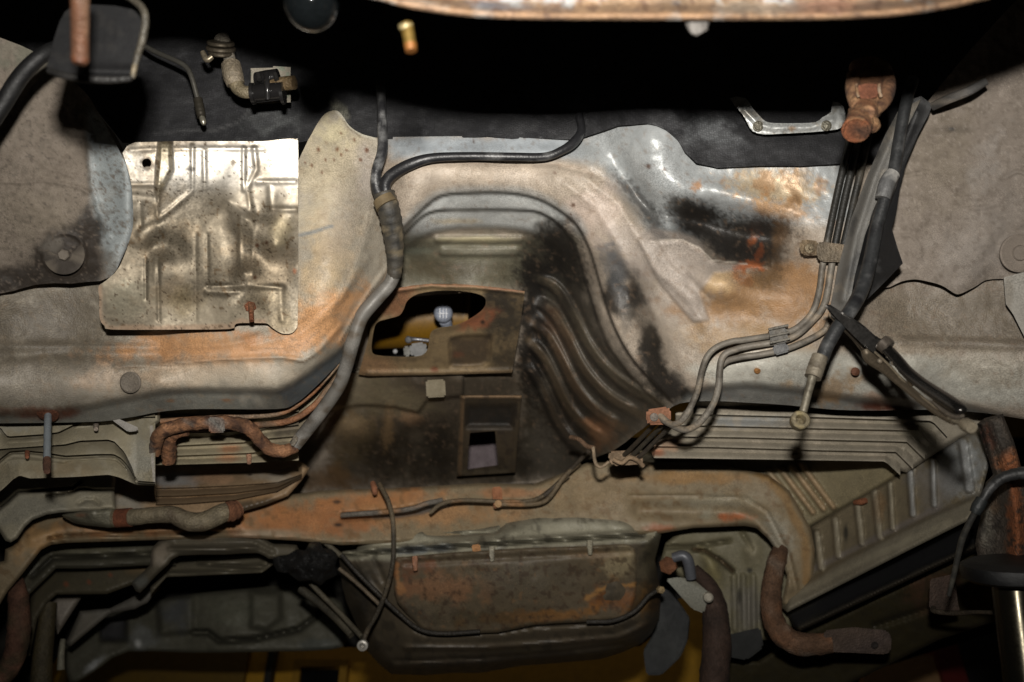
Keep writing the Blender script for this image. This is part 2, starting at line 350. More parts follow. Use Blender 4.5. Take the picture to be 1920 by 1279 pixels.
left_pnt = [('b', (150, 142, 128), .50, 0.0, .8), ('o', 90, 630, 260, 150, 0, (98, 90, 78), .92), ('o', 100, 720, 200, 40, 0, (168, 160, 148), .6), ('o', 620, 330, 90, 140, 10, (176, 164, 140), .9),
    ('o', 610, 520, 60, 140, 15, (172, 152, 122), .9), ('o', 600, 600, 130, 55, -25, (190, 142, 98), .9), ('o', 380, 650, 190, 34, -2, (184, 136, 92), .85), ('o', 500, 655, 150, 22, -10, (196, 148, 106), .7),
    ('o', 330, 700, 220, 26, -5, (178, 150, 122), .7), ('o', 420, 705, 200, 22, 0, (178, 166, 148), .7), ('o', 470, 630, 60, 14, 0, (160, 112, 74), .5, 1.2), ('o', 650, 400, 40, 120, 12, (150, 140, 128), .6),
    ('o', 690, 330, 30, 70, 5, (160, 152, 146), .6), ('o', 625, 250, 40, 40, 0, (182, 172, 142), .8), ('p', lipfield, (112, 111, 104), .92, 5, .2, dict(r=.5, k=.5)),  # lip painted darker, as the face turned down from the flash
    ('p', L(520, 734, 548, 722, 571, 706, 622, 669, 645, 650, 650, 690, 590, 740, 545, 775), (78, 86, 92), .8, 6, .2, dict(r=.45)), ('o', 320, 752, 12, 4, 0, (120, 84, 52), .7), ('o', 425, 750, 16, 4, 0, (118, 82, 52), .8), ('o', 300, 768, 14, 4, 0, (112, 80, 56), .6),
    ('l', L(562, 441, 585, 436, 612, 427, 622, 424), 4, (110, 116, 120), .75, .5), ('o', 245, 716, 36, 36, 0, (134, 124, 110), .8), ('o', 245, 716, 21, 21, 0, (104, 96, 86), .7, .2),
    ('o', 90, 778, 74, 11, -2, (84, 44, 26), .92, .5, dict(r=.8)), ('o', 60, 772, 100, 9, -2, (112, 66, 42), .6, .7), ('l', L(632, 210, 644, 220, 656, 238, 678, 252, 702, 259), 4, (176, 172, 158), .8, .5), ('l', L(644, 226, 654, 240, 676, 256), 2, (96, 84, 66), .6, .6), ('n', 30, (178, 168, 152), .62, .25, .35, 4), ('n', 9, (128, 112, 92), .58, .2, .4, 9)] + \
    [('o', a, b, r, r * 1.3, 0, (96, 56, 30), .9, .5) for a, b, r in ((612, 268, 3), (597, 280, 4), (632, 280, 5), (640, 290, 3), (610, 300, 3), (650, 282, 3), (664, 262, 3), (603, 324, 4), (626, 300, 3), (676, 300, 3), (584, 310, 3), (688, 282, 4), (572, 305, 3), (660, 330, 2.5), (640, 250, 2.5))] + \
    [('l', L(222, 690, 300, 686, 400, 677, 460, 674, 528, 672, 566, 680, 590, 668), 1.8, (110, 88, 66), .6, .2), ('l', L(0, 649, 120, 649, 215, 647), 1.6, (96, 90, 80), .6, .2),
     ('l', L(470, 656, 540, 652, 570, 645, 600, 618), 1.6, (120, 96, 72), .5, .3), ('l', L(640, 640, 668, 590, 700, 540), 2, (70, 60, 50), .7, .2), ('l', L(630, 570, 650, 520, 690, 420, 700, 360), 3, (112, 100, 88), .4, .6)]
sheet("floor_panel", left_out, left_rel, left_pnt, body, M_UNDER, 3.2, 0.006)

# tunnel mouth, tunnel, right toe board and right floor
def tz(v): return fz(v, 1.20)
rt_out = L(700, 240, 735, 258) + list(map(tuple, L(735, 257, 900, 255, 1080, 258, 1100, 250, 1160, 230, 1215, 226, 1250, 238, 1276, 262, 1310, 300, 1345, 309, 1500, 306, 1590, 301, 1640, 300, 1700, 300, 2200, 300))) + \
    L(2200, 830) + list(map(tuple, cr(L(1850, 775, 1760, 768, 1650, 770, 1560, 768, 1480, 760, 1400, 755, 1340, 752, 1290, 754, 1262, 762, 1225, 790, 1190, 815, 1150, 845, 1085, 868), 2))) + L(1040, 905, 800, 915, 540, 925, 520, 840, 560, 760, 620, 690, 660, 610, 690, 540, 700, 440)
W_ = [(1020, 560, 1.88), (1000, 700, 1.97), (1050, 650, 1.86), (1100, 700, 1.80), (1150, 740, 1.76), (1110, 800, 1.95), (1190, 785, 1.76), (1062, 520, 1.77), (1100, 600, 1.72), (1060, 800, 2.08)]
rt_base = [(700, 250, 1.68), (730, 262, 1.64), (900, 260, 1.63), (1085, 262, 1.62), (1160, 235, 1.58), (1215, 235, 1.56), (1290, 290, 1.56), (1345, 314, 1.55), (1500, 310, 1.55), (1640, 310, 1.55), (2200, 260, 1.44),
    (730, 340, 1.62), (760, 335, 1.58), (900, 325, 1.575), (1050, 330, 1.57), (1130, 400, 1.575), (1190, 520, 1.585), (1240, 560, 1.55), (1250, 480, 1.54), (1330, 400, 1.57), (1430, 440, 1.57), (1400, 560, 1.51), (1550, 480, 1.52), (1400, 650, 1.51), (1300, 640, 1.54), (1450, 700, 1.515), (1560, 680, 1.52), (1700, 600, 1.53),
    (1700, 400, 1.53), (1900, 400, 1.46), (1900, 600, 1.50), (1900, 700, 1.49), (2200, 840, 1.52), (1300, 745, 1.58), (1500, 750, 1.58), (1640, 768, 1.58), (1750, 760, 1.57), (1500, 680, 1.515), (1700, 690, 1.51),
    (755, 425, 1.63), (820, 372, 1.61), (950, 366, 1.61), (1050, 402, 1.61), (1105, 470, 1.62), (1150, 600, 1.64), (1200, 695, 1.63), (1262, 757, 1.61), (760, 480, 1.76), (900, 470, 1.74), (985, 490, 1.76), (700, 480, 1.78)] + \
    [(a, b, float(tz(b))) for a, b in ((750, 560), (850, 600), (950, 590), (690, 700), (960, 700), (640, 800), (800, 800), (950, 800), (620, 900), (800, 910), (950, 900), (560, 860), (880, 540))] + [(1060, 880, 2.16)] + W_
arch0 = cr(L(752, 432, 775, 410, 800, 386, 830, 367, 890, 362, 960, 363, 1010, 374, 1050, 396, 1082, 424, 1106, 470, 1124, 530, 1150, 610, 1190, 680, 1262, 756), 4)
arch1 = cr(L(752, 445, 790, 408, 820, 396, 870, 394, 985, 395, 1024, 405, 1058, 432, 1080, 470, 1098, 530, 1120, 600), 4)
arch2 = cr(L(756, 470, 800, 440, 860, 428, 950, 428, 1000, 438, 1036, 462, 1052, 500), 4)
lp = lambda P, dx, dy: [(a + dx, b + dy) for a, b in P]
rM = np.array(L(1003, 521, 1043, 541, 1074, 591, 1110, 659, 1164, 716, 1238, 757), float); rI = np.array(L(984, 690, 1006, 726, 1024, 766, 1040, 802, 1062, 834, 1092, 858), float)
wall_ribs = [cr(rM * (1 - t) + rI * t, 5) for t in (0.0, 0.23, 0.46, 0.69, 0.92)]
sill_lip = L(1290, 738, 1330, 728, 1400, 722, 1500, 732, 1560, 742, 1640, 752, 1720, 755, 1800, 760, 1960, 800, 2210, 830, 2210, 900, 1200, 860, 1250, 770)
rt_rel = [('b', rt_base), ('n', 70, 0.008, 13), ('n', 9, 0.0014, 18), ('n', 16, 0.0025, 17)] + \
    [('p', list(map(tuple, arch0)) + L(1240, 775, 1100, 900, 500, 940, 690, 470, 740, 440), -0.024, 3.5), ('p', list(map(tuple, arch1)) + L(1140, 650, 1180, 705, 1246, 768, 1260, 800, 1100, 920, 500, 940, 690, 470), -0.024, 3.5), ('p', list(map(tuple, arch2)) + L(1080, 560, 1110, 630, 1160, 700, 1236, 775, 1250, 810, 1100, 920, 500, 940, 690, 480), -0.018, 8)] + \
    [('r', w, 10, 0.026, 10, .15) for w in wall_ribs] + [('p', L(560, 690, 870, 700, 868, 742, 800, 752, 784, 774, 740, 764, 690, 760, 640, 764, 590, 772), .035, 3), ('o', 655, 806, 34, 22, 0, .02), ('o', 728, 800, 14, 46, 6, .02), ('o', 770, 790, 24, 16, 0, .015)] + [('r', L(820, 449, 975, 449), 6, 0.012, 6), ('r', L(832, 472, 966, 472), 8, 0.011, 7),
    ('p', sill_lip, -0.022, 10), ('l', L(1090, 330, 1160, 380, 1200, 450, 1222, 500, 1290, 560, 1320, 610), 9, 0.005), ('l', L(1060, 345, 1120, 390, 1160, 460, 1195, 540, 1230, 590), 8, 0.004), ('l', L(1110, 320, 1180, 370, 1230, 440, 1260, 490, 1330, 560), 6, -0.004),
    ('o', 1232, 262, 60, 55, 30, 0.034), ('o', 1186, 350, 24, 80, -34, -0.036), ('o', 1300, 418, 74, 30, 15, -0.046), ('o', 1270, 345, 60, 36, 40, 0.022), ('o', 1400, 375, 90, 26, 14, 0.034), ('o', 1430, 452, 84, 30, 6, -0.046), ('o', 1350, 530, 56, 36, 10, 0.040), ('o', 1480, 540, 60, 60, 0, .016), ('o', 1400, 590, 90, 30, 10, -.014), ('o', 1205, 640, 36, 80, -25, -0.030), ('o', 1180, 545, 24, 46, -20, -.024), ('o', 1190, 560, 26, 40, -20, -0.01),
    ('p', L(1222, 428, 1256, 431, 1298, 445, 1316, 461, 1326, 482, 1346, 493, 1400, 497, 1390, 506, 1340, 512, 1312, 548, 1330, 600, 1300, 604, 1236, 530, 1196, 450), .005, 3), ('o', 1206, 388, 18, 70, -38, -.016),
    ('l', L(1220, 452, 1280, 450, 1312, 465, 1335, 488, 1400, 495, 1440, 500), 4, 0.006),
    ('l', L(790, 308, 870, 306, 1040, 308, 1120, 330), 4, -0.003), ('l', L(735, 300, 800, 285, 1060, 282), 8, 0.003), ('r', L(1690, 640, 1960, 650), 8, 0.006, 14), ('o', 775, 402, 18, 12, -20, -0.006), ('o', 775, 402, 12, 7, -20, 0.003),
    ('o', 1420, 695, 7, 7, 0, .004), ('o', 1604, 697, 9, 8, 0, .004), ('o', 1330, 748, 90, 16, 4, -.006), ('o', 1660, 762, 60, 9, 4, -.008)]
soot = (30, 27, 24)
rt_pnt = [('b', (154, 142, 128), .50, 0, .85), ('p', L(720, 255, 1100, 255, 1100, 296, 735, 296), (176, 186, 194), .8, 14, .3, dict(r=.42, m=.25, k=.3)), ('p', L(1060, 280, 1150, 215, 1250, 215, 1330, 300, 1580, 300, 1640, 420, 1500, 420, 1330, 440, 1240, 460, 1180, 380, 1130, 320), (160, 164, 165), .95, 18, .3, dict(r=.43, m=.22, k=.3)),
    ('o', 900, 318, 180, 26, 0, (172, 158, 142), .8), ('o', 1120, 400, 60, 70, 40, (174, 158, 146), .8), ('o', 1250, 560, 70, 60, 40, (158, 148, 138), .8), ('o', 1190, 480, 50, 80, -30, (160, 150, 142), .7),
    ('l', [tuple(p) for p in arch0[:34]], 16, (150, 154, 154), .55, .2, dict(r=.42, m=.3, k=.4)), ('p', [tuple(p) for p in arch0[4:30]] + [tuple(p) for p in arch2[::-1]], (178, 180, 178), .9, 5, .1, dict(r=.5, m=.12, k=.4)),  # bright band paints in the highlight on the arch step
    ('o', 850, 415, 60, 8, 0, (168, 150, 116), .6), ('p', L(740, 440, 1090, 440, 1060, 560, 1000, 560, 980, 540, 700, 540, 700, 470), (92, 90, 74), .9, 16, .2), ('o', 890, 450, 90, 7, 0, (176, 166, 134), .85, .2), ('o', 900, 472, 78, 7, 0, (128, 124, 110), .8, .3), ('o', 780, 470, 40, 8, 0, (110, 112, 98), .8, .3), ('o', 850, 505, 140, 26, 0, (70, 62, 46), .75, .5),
    # orange and black on the right toe board, plus painted shade in the bulge's crease
    ('s', 1450, 350, 90, 34, 6, (192, 170, 134), .8), ('o', 1430, 345, 70, 18, 4, (160, 112, 68), .5, 2.6), ('o', 1440, 385, 70, 16, 14, (176, 128, 82), .55, 2.2), ('s', 1500, 340, 24, 34, 10, (150, 124, 92), .6), ('s', 1460, 392, 70, 20, 10, (190, 152, 110), .6), ('o', 1400, 560, 160, 80, 5, (140, 108, 74), .95), ('o', 1345, 525, 44, 34, 10, (184, 158, 122), .8), ('o', 1500, 540, 70, 80, 0, (146, 112, 78), .9), ('o', 1420, 640, 160, 40, 5, (146, 122, 92), .8),
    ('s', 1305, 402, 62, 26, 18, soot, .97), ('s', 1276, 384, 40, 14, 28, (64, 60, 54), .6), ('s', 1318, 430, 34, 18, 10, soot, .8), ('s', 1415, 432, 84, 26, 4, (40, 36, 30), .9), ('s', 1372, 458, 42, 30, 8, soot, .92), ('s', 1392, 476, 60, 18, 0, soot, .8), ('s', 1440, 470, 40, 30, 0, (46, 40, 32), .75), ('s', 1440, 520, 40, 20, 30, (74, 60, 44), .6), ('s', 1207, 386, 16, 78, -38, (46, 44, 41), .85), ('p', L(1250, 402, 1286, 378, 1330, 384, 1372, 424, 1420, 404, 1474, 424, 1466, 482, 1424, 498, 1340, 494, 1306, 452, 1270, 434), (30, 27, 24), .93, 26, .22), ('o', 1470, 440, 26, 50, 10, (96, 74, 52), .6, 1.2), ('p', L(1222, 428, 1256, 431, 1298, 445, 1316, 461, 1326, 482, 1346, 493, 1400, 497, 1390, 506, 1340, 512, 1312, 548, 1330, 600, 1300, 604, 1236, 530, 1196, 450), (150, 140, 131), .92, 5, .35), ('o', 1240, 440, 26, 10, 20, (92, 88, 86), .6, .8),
    ('o', 1412, 446, 12, 18, 30, (134, 74, 38), .75, 1.6), ('o', 1398, 502, 26, 10, 0, (150, 84, 46), .85, 1.4), ('o', 1424, 470, 6, 14, 10, (126, 66, 34), .5, 1.6), ('o', 1390, 522, 20, 16, 0, (146, 88, 48), .6, 1.4), ('o', 1420, 530, 30, 14, 0, (92, 70, 44), .5, 1.2),
    # tunnel soot and rust; ribs and bump tops painted lighter as highlights
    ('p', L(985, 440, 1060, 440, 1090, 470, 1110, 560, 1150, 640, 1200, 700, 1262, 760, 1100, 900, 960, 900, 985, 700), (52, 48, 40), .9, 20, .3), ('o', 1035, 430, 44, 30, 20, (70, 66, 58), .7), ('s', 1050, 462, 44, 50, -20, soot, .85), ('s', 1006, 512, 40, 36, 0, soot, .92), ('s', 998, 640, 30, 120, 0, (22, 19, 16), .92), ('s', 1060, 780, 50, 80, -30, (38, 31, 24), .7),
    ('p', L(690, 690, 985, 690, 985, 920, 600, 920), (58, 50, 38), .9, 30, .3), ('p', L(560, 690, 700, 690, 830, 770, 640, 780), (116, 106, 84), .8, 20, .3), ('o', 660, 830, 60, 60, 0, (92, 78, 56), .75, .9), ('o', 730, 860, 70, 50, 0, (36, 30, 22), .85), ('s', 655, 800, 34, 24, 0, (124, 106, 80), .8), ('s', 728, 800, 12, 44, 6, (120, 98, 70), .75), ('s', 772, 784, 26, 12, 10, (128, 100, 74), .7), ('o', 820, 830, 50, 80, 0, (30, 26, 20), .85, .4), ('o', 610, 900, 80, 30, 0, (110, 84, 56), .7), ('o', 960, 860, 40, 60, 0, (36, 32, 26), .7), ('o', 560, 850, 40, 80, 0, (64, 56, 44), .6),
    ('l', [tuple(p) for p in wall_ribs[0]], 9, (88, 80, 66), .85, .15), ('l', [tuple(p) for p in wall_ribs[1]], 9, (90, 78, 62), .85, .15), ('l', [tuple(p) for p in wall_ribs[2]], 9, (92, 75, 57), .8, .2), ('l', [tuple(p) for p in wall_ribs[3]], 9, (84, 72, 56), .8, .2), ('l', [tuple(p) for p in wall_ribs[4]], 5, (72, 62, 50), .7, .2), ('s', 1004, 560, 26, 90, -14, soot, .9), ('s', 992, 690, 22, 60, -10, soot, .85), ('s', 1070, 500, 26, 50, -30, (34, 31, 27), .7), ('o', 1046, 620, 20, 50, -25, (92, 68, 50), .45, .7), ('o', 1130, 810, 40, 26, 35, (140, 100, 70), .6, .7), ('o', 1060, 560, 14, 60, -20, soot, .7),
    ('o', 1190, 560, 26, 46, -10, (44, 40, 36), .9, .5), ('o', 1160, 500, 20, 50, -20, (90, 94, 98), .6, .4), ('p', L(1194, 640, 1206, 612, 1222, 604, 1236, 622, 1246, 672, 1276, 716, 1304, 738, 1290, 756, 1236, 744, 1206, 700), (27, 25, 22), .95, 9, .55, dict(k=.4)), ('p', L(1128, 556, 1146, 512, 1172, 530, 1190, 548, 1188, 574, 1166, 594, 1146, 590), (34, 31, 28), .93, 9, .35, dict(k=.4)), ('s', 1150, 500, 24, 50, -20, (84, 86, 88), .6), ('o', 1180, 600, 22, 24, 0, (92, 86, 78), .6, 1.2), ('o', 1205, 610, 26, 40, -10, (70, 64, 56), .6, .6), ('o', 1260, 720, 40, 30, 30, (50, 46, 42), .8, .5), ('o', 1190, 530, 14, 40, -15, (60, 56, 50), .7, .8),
    # right floor
    ('p', L(1600, 300, 1960, 260, 1960, 660, 1660, 662, 1580, 690, 1590, 560), (120, 110, 98), .9, 16, .2), ('p', L(1640, 560, 1960, 540, 1960, 640, 1660, 650), (112, 102, 88), .8, 20, .3), ('p', L(1290, 690, 1420, 655, 1560, 660, 1760, 668, 1960, 690, 1960, 770, 1800, 752, 1640, 745, 1500, 735, 1350, 728), (182, 180, 170), .9, 14, .3, dict(r=.48, m=.1, k=.5)), ('o', 1850, 690, 110, 46, 10, (152, 144, 130), .8), ('o', 1680, 655, 190, 10, 0, (150, 138, 122), .6),
    ('p', sill_lip, (112, 112, 108), .9, 6, .2, dict(r=.5, k=.5)), ('o', 1560, 730, 46, 24, -20, (150, 112, 62), .6, 1.2), ('o', 1480, 720, 22, 10, 0, (168, 130, 80), .5, 1.2), ('o', 1660, 762, 58, 12, 3, (70, 34, 20), .93, .5, dict(r=.35)), ('o', 1604, 697, 9, 9, 0, (96, 60, 40), .9, .3), ('o', 1420, 695, 7, 7, 0, (150, 104, 50), .9, .3), ('o', 1640, 742, 30, 9, 10, (150, 104, 70), .5, .9), ('o', 1350, 742, 60, 12, 4, (84, 84, 84), .5, .4),
    ('n', 8, (120, 100, 82), .60, .2, .4, 29),  # arch edge lines below paint the shade under each step
    ('l', [tuple(p) for p in arch0[4:]], 1.7, (48, 46, 44), .7, .15), ('l', [tuple(p) for p in arch1], 1.7, (46, 44, 42), .7, .15), ('l', L(790, 308, 870, 306, 1040, 308, 1090, 316), 1.5, (128, 112, 98), .6, .2), ('l', L(1220, 452, 1280, 450, 1312, 465, 1335, 488, 1400, 495), 1.6, (200, 190, 176), .6, .2)] + \
    [('o', a, b, r, r, 0, (86, 60, 44), .85, .4) for a, b, r in ((1040, 324, 4), (1075, 385, 4), (1070, 402, 3), (888, 266, 3), (1216, 312, 5), (1246, 318, 4))]
holeU = cr(L(764, 564, 785, 551, 828, 545, 875, 547, 905, 555, 911, 568, 902, 583, 875, 601, 848, 611, 821, 615, 808, 623, 805, 636, 801, 656, 788, 667, 751, 669, 707, 666, 697, 657, 699, 630, 706, 606, 727, 598, 748, 592, 757, 580), 3, True)
big_hole = L(720, 560, 900, 548, 925, 575, 840, 625, 815, 680, 690, 682, 690, 610)
slot = L(881, 812, 928, 808, 934, 872, 876, 880)
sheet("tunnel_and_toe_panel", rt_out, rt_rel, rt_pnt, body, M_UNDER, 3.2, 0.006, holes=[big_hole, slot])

# tunnel cover plate with the shifter opening
pl_out = cr(L(672, 700, 690, 640, 700, 590, 742, 541, 808, 532, 892, 535, 984, 545, 984, 560, 960, 698, 830, 703, 690, 704), 2, True)
pl_out = np.array(L(672, 702, 690, 640, 700, 590, 742, 541, 775, 535, 808, 532, 850, 532, 892, 535, 940, 540, 984, 546, 982, 562, 972, 630, 960, 699, 830, 703, 690, 705))
pdep = lambda u, v: tz(v) - 0.012
pl_rel = [('f', pdep), ('l', L(742, 545, 808, 536, 892, 539, 984, 549), 4, .012), ('l', L(690, 700, 830, 699, 960, 695), 5, .010), ('l', L(983, 552, 972, 630, 960, 697), 4, .006), ('l', list(map(tuple, holeU)) + [tuple(holeU[0])], 6, .006),
    ('p', cr(L(846, 634, 914, 629, 922, 634, 920, 668, 905, 686, 850, 688, 843, 680), 3, True), -.014, 5), ('l', [tuple(p) for p in cr(L(846, 634, 914, 629, 922, 634, 920, 668, 905, 686, 850, 688, 843, 680), 3, True)], 4, .004), ('n', 30, .004, 33)]
pl_pnt = [('b', (122, 104, 76), .65, 0, 1), ('o', 740, 560, 50, 40, 0, (128, 84, 58), .7), ('o', 690, 690, 60, 40, 0, (136, 104, 74), .7), ('o', 950, 600, 60, 70, 0, (40, 36, 30), .9, .5), ('o', 890, 600, 40, 20, -20, (140, 84, 56), .85, .6), ('o', 950, 560, 50, 20, 0, (48, 42, 34), .8), ('p', L(846, 634, 918, 629, 920, 668, 905, 686, 850, 688, 843, 680), (62, 50, 38), .85, 8), ('o', 860, 665, 14, 8, 0, (110, 66, 44), .5), ('o', 950, 680, 40, 40, 0, (44, 38, 30), .8),
    ('l', L(742, 541, 808, 533, 892, 536, 984, 546), 4, (146, 106, 80), .8), ('o', 815, 694, 7, 6, 0, (112, 64, 40), .9), ('o', 905, 604, 5, 5, 0, (40, 30, 22), .9), ('l', L(690, 702, 960, 697), 4, (134, 112, 84), .6), ('n', 12, (96, 80, 58), .58, .1, .5, 41)]
sheet("tunnel_plate", pl_out, pl_rel, pl_pnt, body, M_UNDER, 2.6, 0.01, holes=[holeU])
# frame around the rear slot, and the small boss
fr_rel = [('f', lambda u, v: tz(v) - .012), ('l', L(868, 745, 976, 745), 4, .010), ('l', L(870, 748, 864, 890), 4, .008), ('l', L(972, 748, 962, 884), 4, .006), ('p', L(876, 760, 966, 760, 960, 800, 874, 800), -.03, 8), ('n', 20, .003, 51)]
fr_pnt = [('b', (66, 56, 42), .65, 0, 1), ('l', L(868, 743, 976, 743), 4, (124, 98, 70), .8), ('l', L(868, 745, 862, 890), 4, (104, 82, 58), .7), ('p', L(876, 760, 966, 760, 960, 804, 874, 804), (22, 20, 17), .9, 8), ('l', L(866, 886, 950, 884), 5, (84, 74, 58), .7), ('n', 14, (44, 36, 28), .55, .1, .6, 52)]
sheet("shift_cable_frame", L(862, 741, 978, 741, 966, 886, 856, 893), fr_rel, fr_pnt, body, M_UNDER, 2.6, .012, holes=[slot])
prism("boss", L(798, 713, 834, 711, 836, 744, 800, 746), float(tz(730)) - .014, .02, (118, 108, 86), (.6, 0, 1), body, M_UNDER, 3)
prism("slot_backing", L(850, 790, 960, 790, 960, 900, 850, 900), 2.5, .02, (92, 80, 84), (.6, 0, 1), body, M_UNDER, 1)

# black insulation on the firewall
mat_out = L(-60, -160, 2000, -160, 2000, 200, 1700, 250, 1650, 306, 1580, 307, 1500, 312, 1425, 311, 1345, 315, 1306, 306, 1284, 285, 1272, 264, 1250, 245, 1232, 236, 1215, 232, 1160, 236, 1100, 256, 1085, 262, 1040, 261, 990, 259, 960, 261, 915, 256, 860, 259, 735, 261, 700, 257, 676, 250, 655, 236, 642, 217, 630, 207, 611, 212, 590, 240, 577, 264, 555, 268, 230, 268, 160, 180, -60, 120)
mat_rel = [('b', [(-60, -160, 1.80), (-60, 120, 1.62), (300, 268, 1.575), (560, 268, 1.60), (630, 207, 1.645), (735, 262, 1.635), (900, 259, 1.62), (1085, 262, 1.60), (1160, 236, 1.555), (1215, 232, 1.525), (1272, 264, 1.53), (1345, 315, 1.53), (1580, 307, 1.53), (2000, 200, 1.6), (2000, -160, 1.8), (960, -160, 1.9), (960, 100, 1.70), (400, 100, 1.66), (1500, 150, 1.62)]), ('n', 50, .012, 61), ('n', 16, .003, 62)]
mat_pnt = [('b', (33, 33, 35), .62, 0, 1), ('o', 500, 225, 60, 34, 0, (84, 86, 86), .8, .8), ('o', 430, 190, 160, 70, 0, (44, 44, 46), .6), ('o', 1330, 250, 70, 34, 20, (96, 98, 100), .8, .9), ('o', 1440, 285, 160, 24, 0, (58, 58, 60), .7), ('o', 1250, 230, 60, 20, 10, (70, 70, 72), .6), ('n', 18, (54, 54, 56), .6, .12, .5, 63), ('l', L(290, 248, 400, 246, 440, 232, 480, 200), 2.5, (84, 84, 84), .5, .4), ('o', 640, 215, 16, 22, -30, (150, 148, 130), .4, .8)]
m_ = sheet("insulation_mat", mat_out, mat_rel, mat_pnt, None, M_MAT, 5.0, .007)
lab(m_, "black textured insulation sheet covering the dark firewall along its ragged lower edge", "insulation")

# wheel arch liners
la_out = cr(L(-260, -20, -30, 60, 60, 95, 110, 130, 158, 171, 180, 203, 202, 242, 222, 279, 242, 323, 249, 370, 250, 400, 249, 432, 235, 470, 218, 507), 3)
la_out = [tuple(p) for p in la_out] + L(208, 519, 198, 523, 188, 527, 160, 529, 134, 532, 100, 531, 67, 534, 47, 539, 24, 546, -30, 556, -260, 600)
la_rel = [('b', [(-260, 300, 1.36), (-260, 600, 1.42), (-30, 60, 1.36), (-30, 300, 1.40), (-30, 540, 1.47), (100, 130, 1.42), (100, 300, 1.42), (120, 480, 1.46), (170, 230, 1.45), (200, 400, 1.455), (160, 300, 1.43), (240, 330, 1.49), (248, 420, 1.50), (215, 505, 1.505), (190, 200, 1.47), (140, 525, 1.49), (60, 530, 1.485)]),
    ('l', L(165, 255, 168, 300, 172, 345, 185, 390, 205, 440), 6, -.005), ('l', L(235, 300, 243, 350, 243, 430, 222, 490), 4, .004), ('n', 70, .008, 71), ('n', 16, .004, 74), ('l', [tuple(p) for p in cr([(121 + 40 * math.cos(a), 477 + 40 * math.sin(a)) for a in np.linspace(0, 6.283, 13)], 3)], 2.6, .005),
    ('l', L(0, 340, 40, 343, 80, 338, 120, 345, 150, 352, 165, 362), 3, .004), ('l', L(75, 308, 110, 322, 140, 332), 3, .003), ('o', 121, 477, 16, 16, 0, .006)]
la_pnt = [('b', (116, 106, 95), .75, 0, 1), ('p', L(165, 200, 205, 230, 255, 330, 255, 440, 205, 540, 196, 480, 172, 400, 166, 300), (142, 150, 152), .85, 10, .25, dict(r=.5, k=.4)), ('o', 60, 400, 130, 60, -10, (124, 114, 100), .6), ('n', 10, (92, 84, 74), .56, .12, .5, 72),
    ('p', L(-40, 505, 60, 500, 62, 470, 90, 440, 128, 432, 150, 405, 165, 380, 178, 400, 192, 425, 184, 465, 200, 500, 180, 540, -40, 560), (42, 36, 31), .92, 12, .6, dict(r=.5)), ('o', 212, 500, 20, 34, 30, (120, 118, 112), .7), ('o', 95, 460, 20, 18, 0, (112, 106, 98), .8, .6), ('o', 198, 480, 14, 20, 0, (84, 80, 74), .6), ('n', 5, (100, 90, 80), .64, .08, .8, 73), ('n', 6, (70, 62, 55), .66, .08, .6, 79),
    ('l', L(235, 300, 246, 360, 246, 430, 220, 500), 3, (170, 176, 178), .6, .3), ('o', 60, 110, 60, 50, 20, (104, 106, 92), .6)]
lab(sheet("wheel_arch_liner", la_out, la_rel, la_pnt, None, M_FELT, 3.2, .010), "brown grey felt liner with a dark wet stain and silver curved edge", "liner")

ra_out = [tuple(p) for p in cr(L(1740, 190, 1780, 140, 1850, 60, 1960, -40, 2200, -140), 3)] + L(2200, 520) + [tuple(p) for p in cr(L(1905, 522, 1882, 523, 1850, 525, 1828, 538, 1806, 549, 1795, 552, 1786, 548, 1765, 535, 1740, 528, 1715, 524, 1690, 528, 1660, 540, 1640, 520, 1655, 420, 1690, 300), 3)]
ra_rel = [('b', [(1740, 190, 1.50), (2200, -140, 1.40), (1960, -40, 1.42), (1960, 300, 1.42), (1960, 520, 1.45), (1850, 525, 1.485), (1795, 552, 1.48), (1700, 525, 1.495), (1650, 500, 1.51), (1680, 300, 1.51), (1800, 300, 1.47), (1830, 450, 1.465)]), ('n', 70, .014, 81), ('n', 16, .004, 84), ('o', 1820, 460, 50, 60, 0, .010), ('o', 1760, 420, 30, 120, 20, -.008),
    ('l', [tuple(p) for p in cr([(1693 + 34 * math.cos(a), 475 + 36 * math.sin(a)) for a in np.linspace(-1.6, 1.6, 8)], 3)], 2.4, .004), ('l', [tuple(p) for p in cr([(1910 + 37 * math.cos(a), 475 + 37 * math.sin(a)) for a in np.linspace(0, 6.283, 13)], 3)], 2.4, .005), ('o', 1912, 476, 14, 14, 0, .008),
    ('l', L(1695, 330, 1720, 325, 1740, 322), 3, .004), ('l', L(1880, 335, 1905, 322, 1925, 325), 3, .005), ('l', L(1825, 392, 1850, 388, 1875, 382), 3, .004), ('o', 1782, 242, 9, 4, -10, -.006)]
ra_pnt = [('b', (124, 114, 104), .75, 0, 1), ('o', 1830, 470, 90, 80, 0, (142, 134, 126), .8), ('o', 1760, 300, 90, 120, 0, (116, 106, 92), .6), ('o', 1880, 420, 60, 120, 0, (126, 118, 110), .6), ('o', 1782, 242, 50, 9, 0, (84, 76, 66), .6, .6), ('o', 1784, 242, 8, 4, 0, (70, 70, 70), .9), ('o', 1850, 300, 30, 70, 20, (140, 134, 128), .5, .8), ('n', 9, (98, 88, 78), .57, .12, .5, 82), ('n', 5, (150, 140, 130), .64, .1, .5, 83)]
lab(sheet("wheel_arch_liner.001", ra_out, ra_rel, ra_pnt, None, M_FELT, 3.4, .010), "dry pale grey felt liner with a pointed lower edge above the locking pliers", "liner")
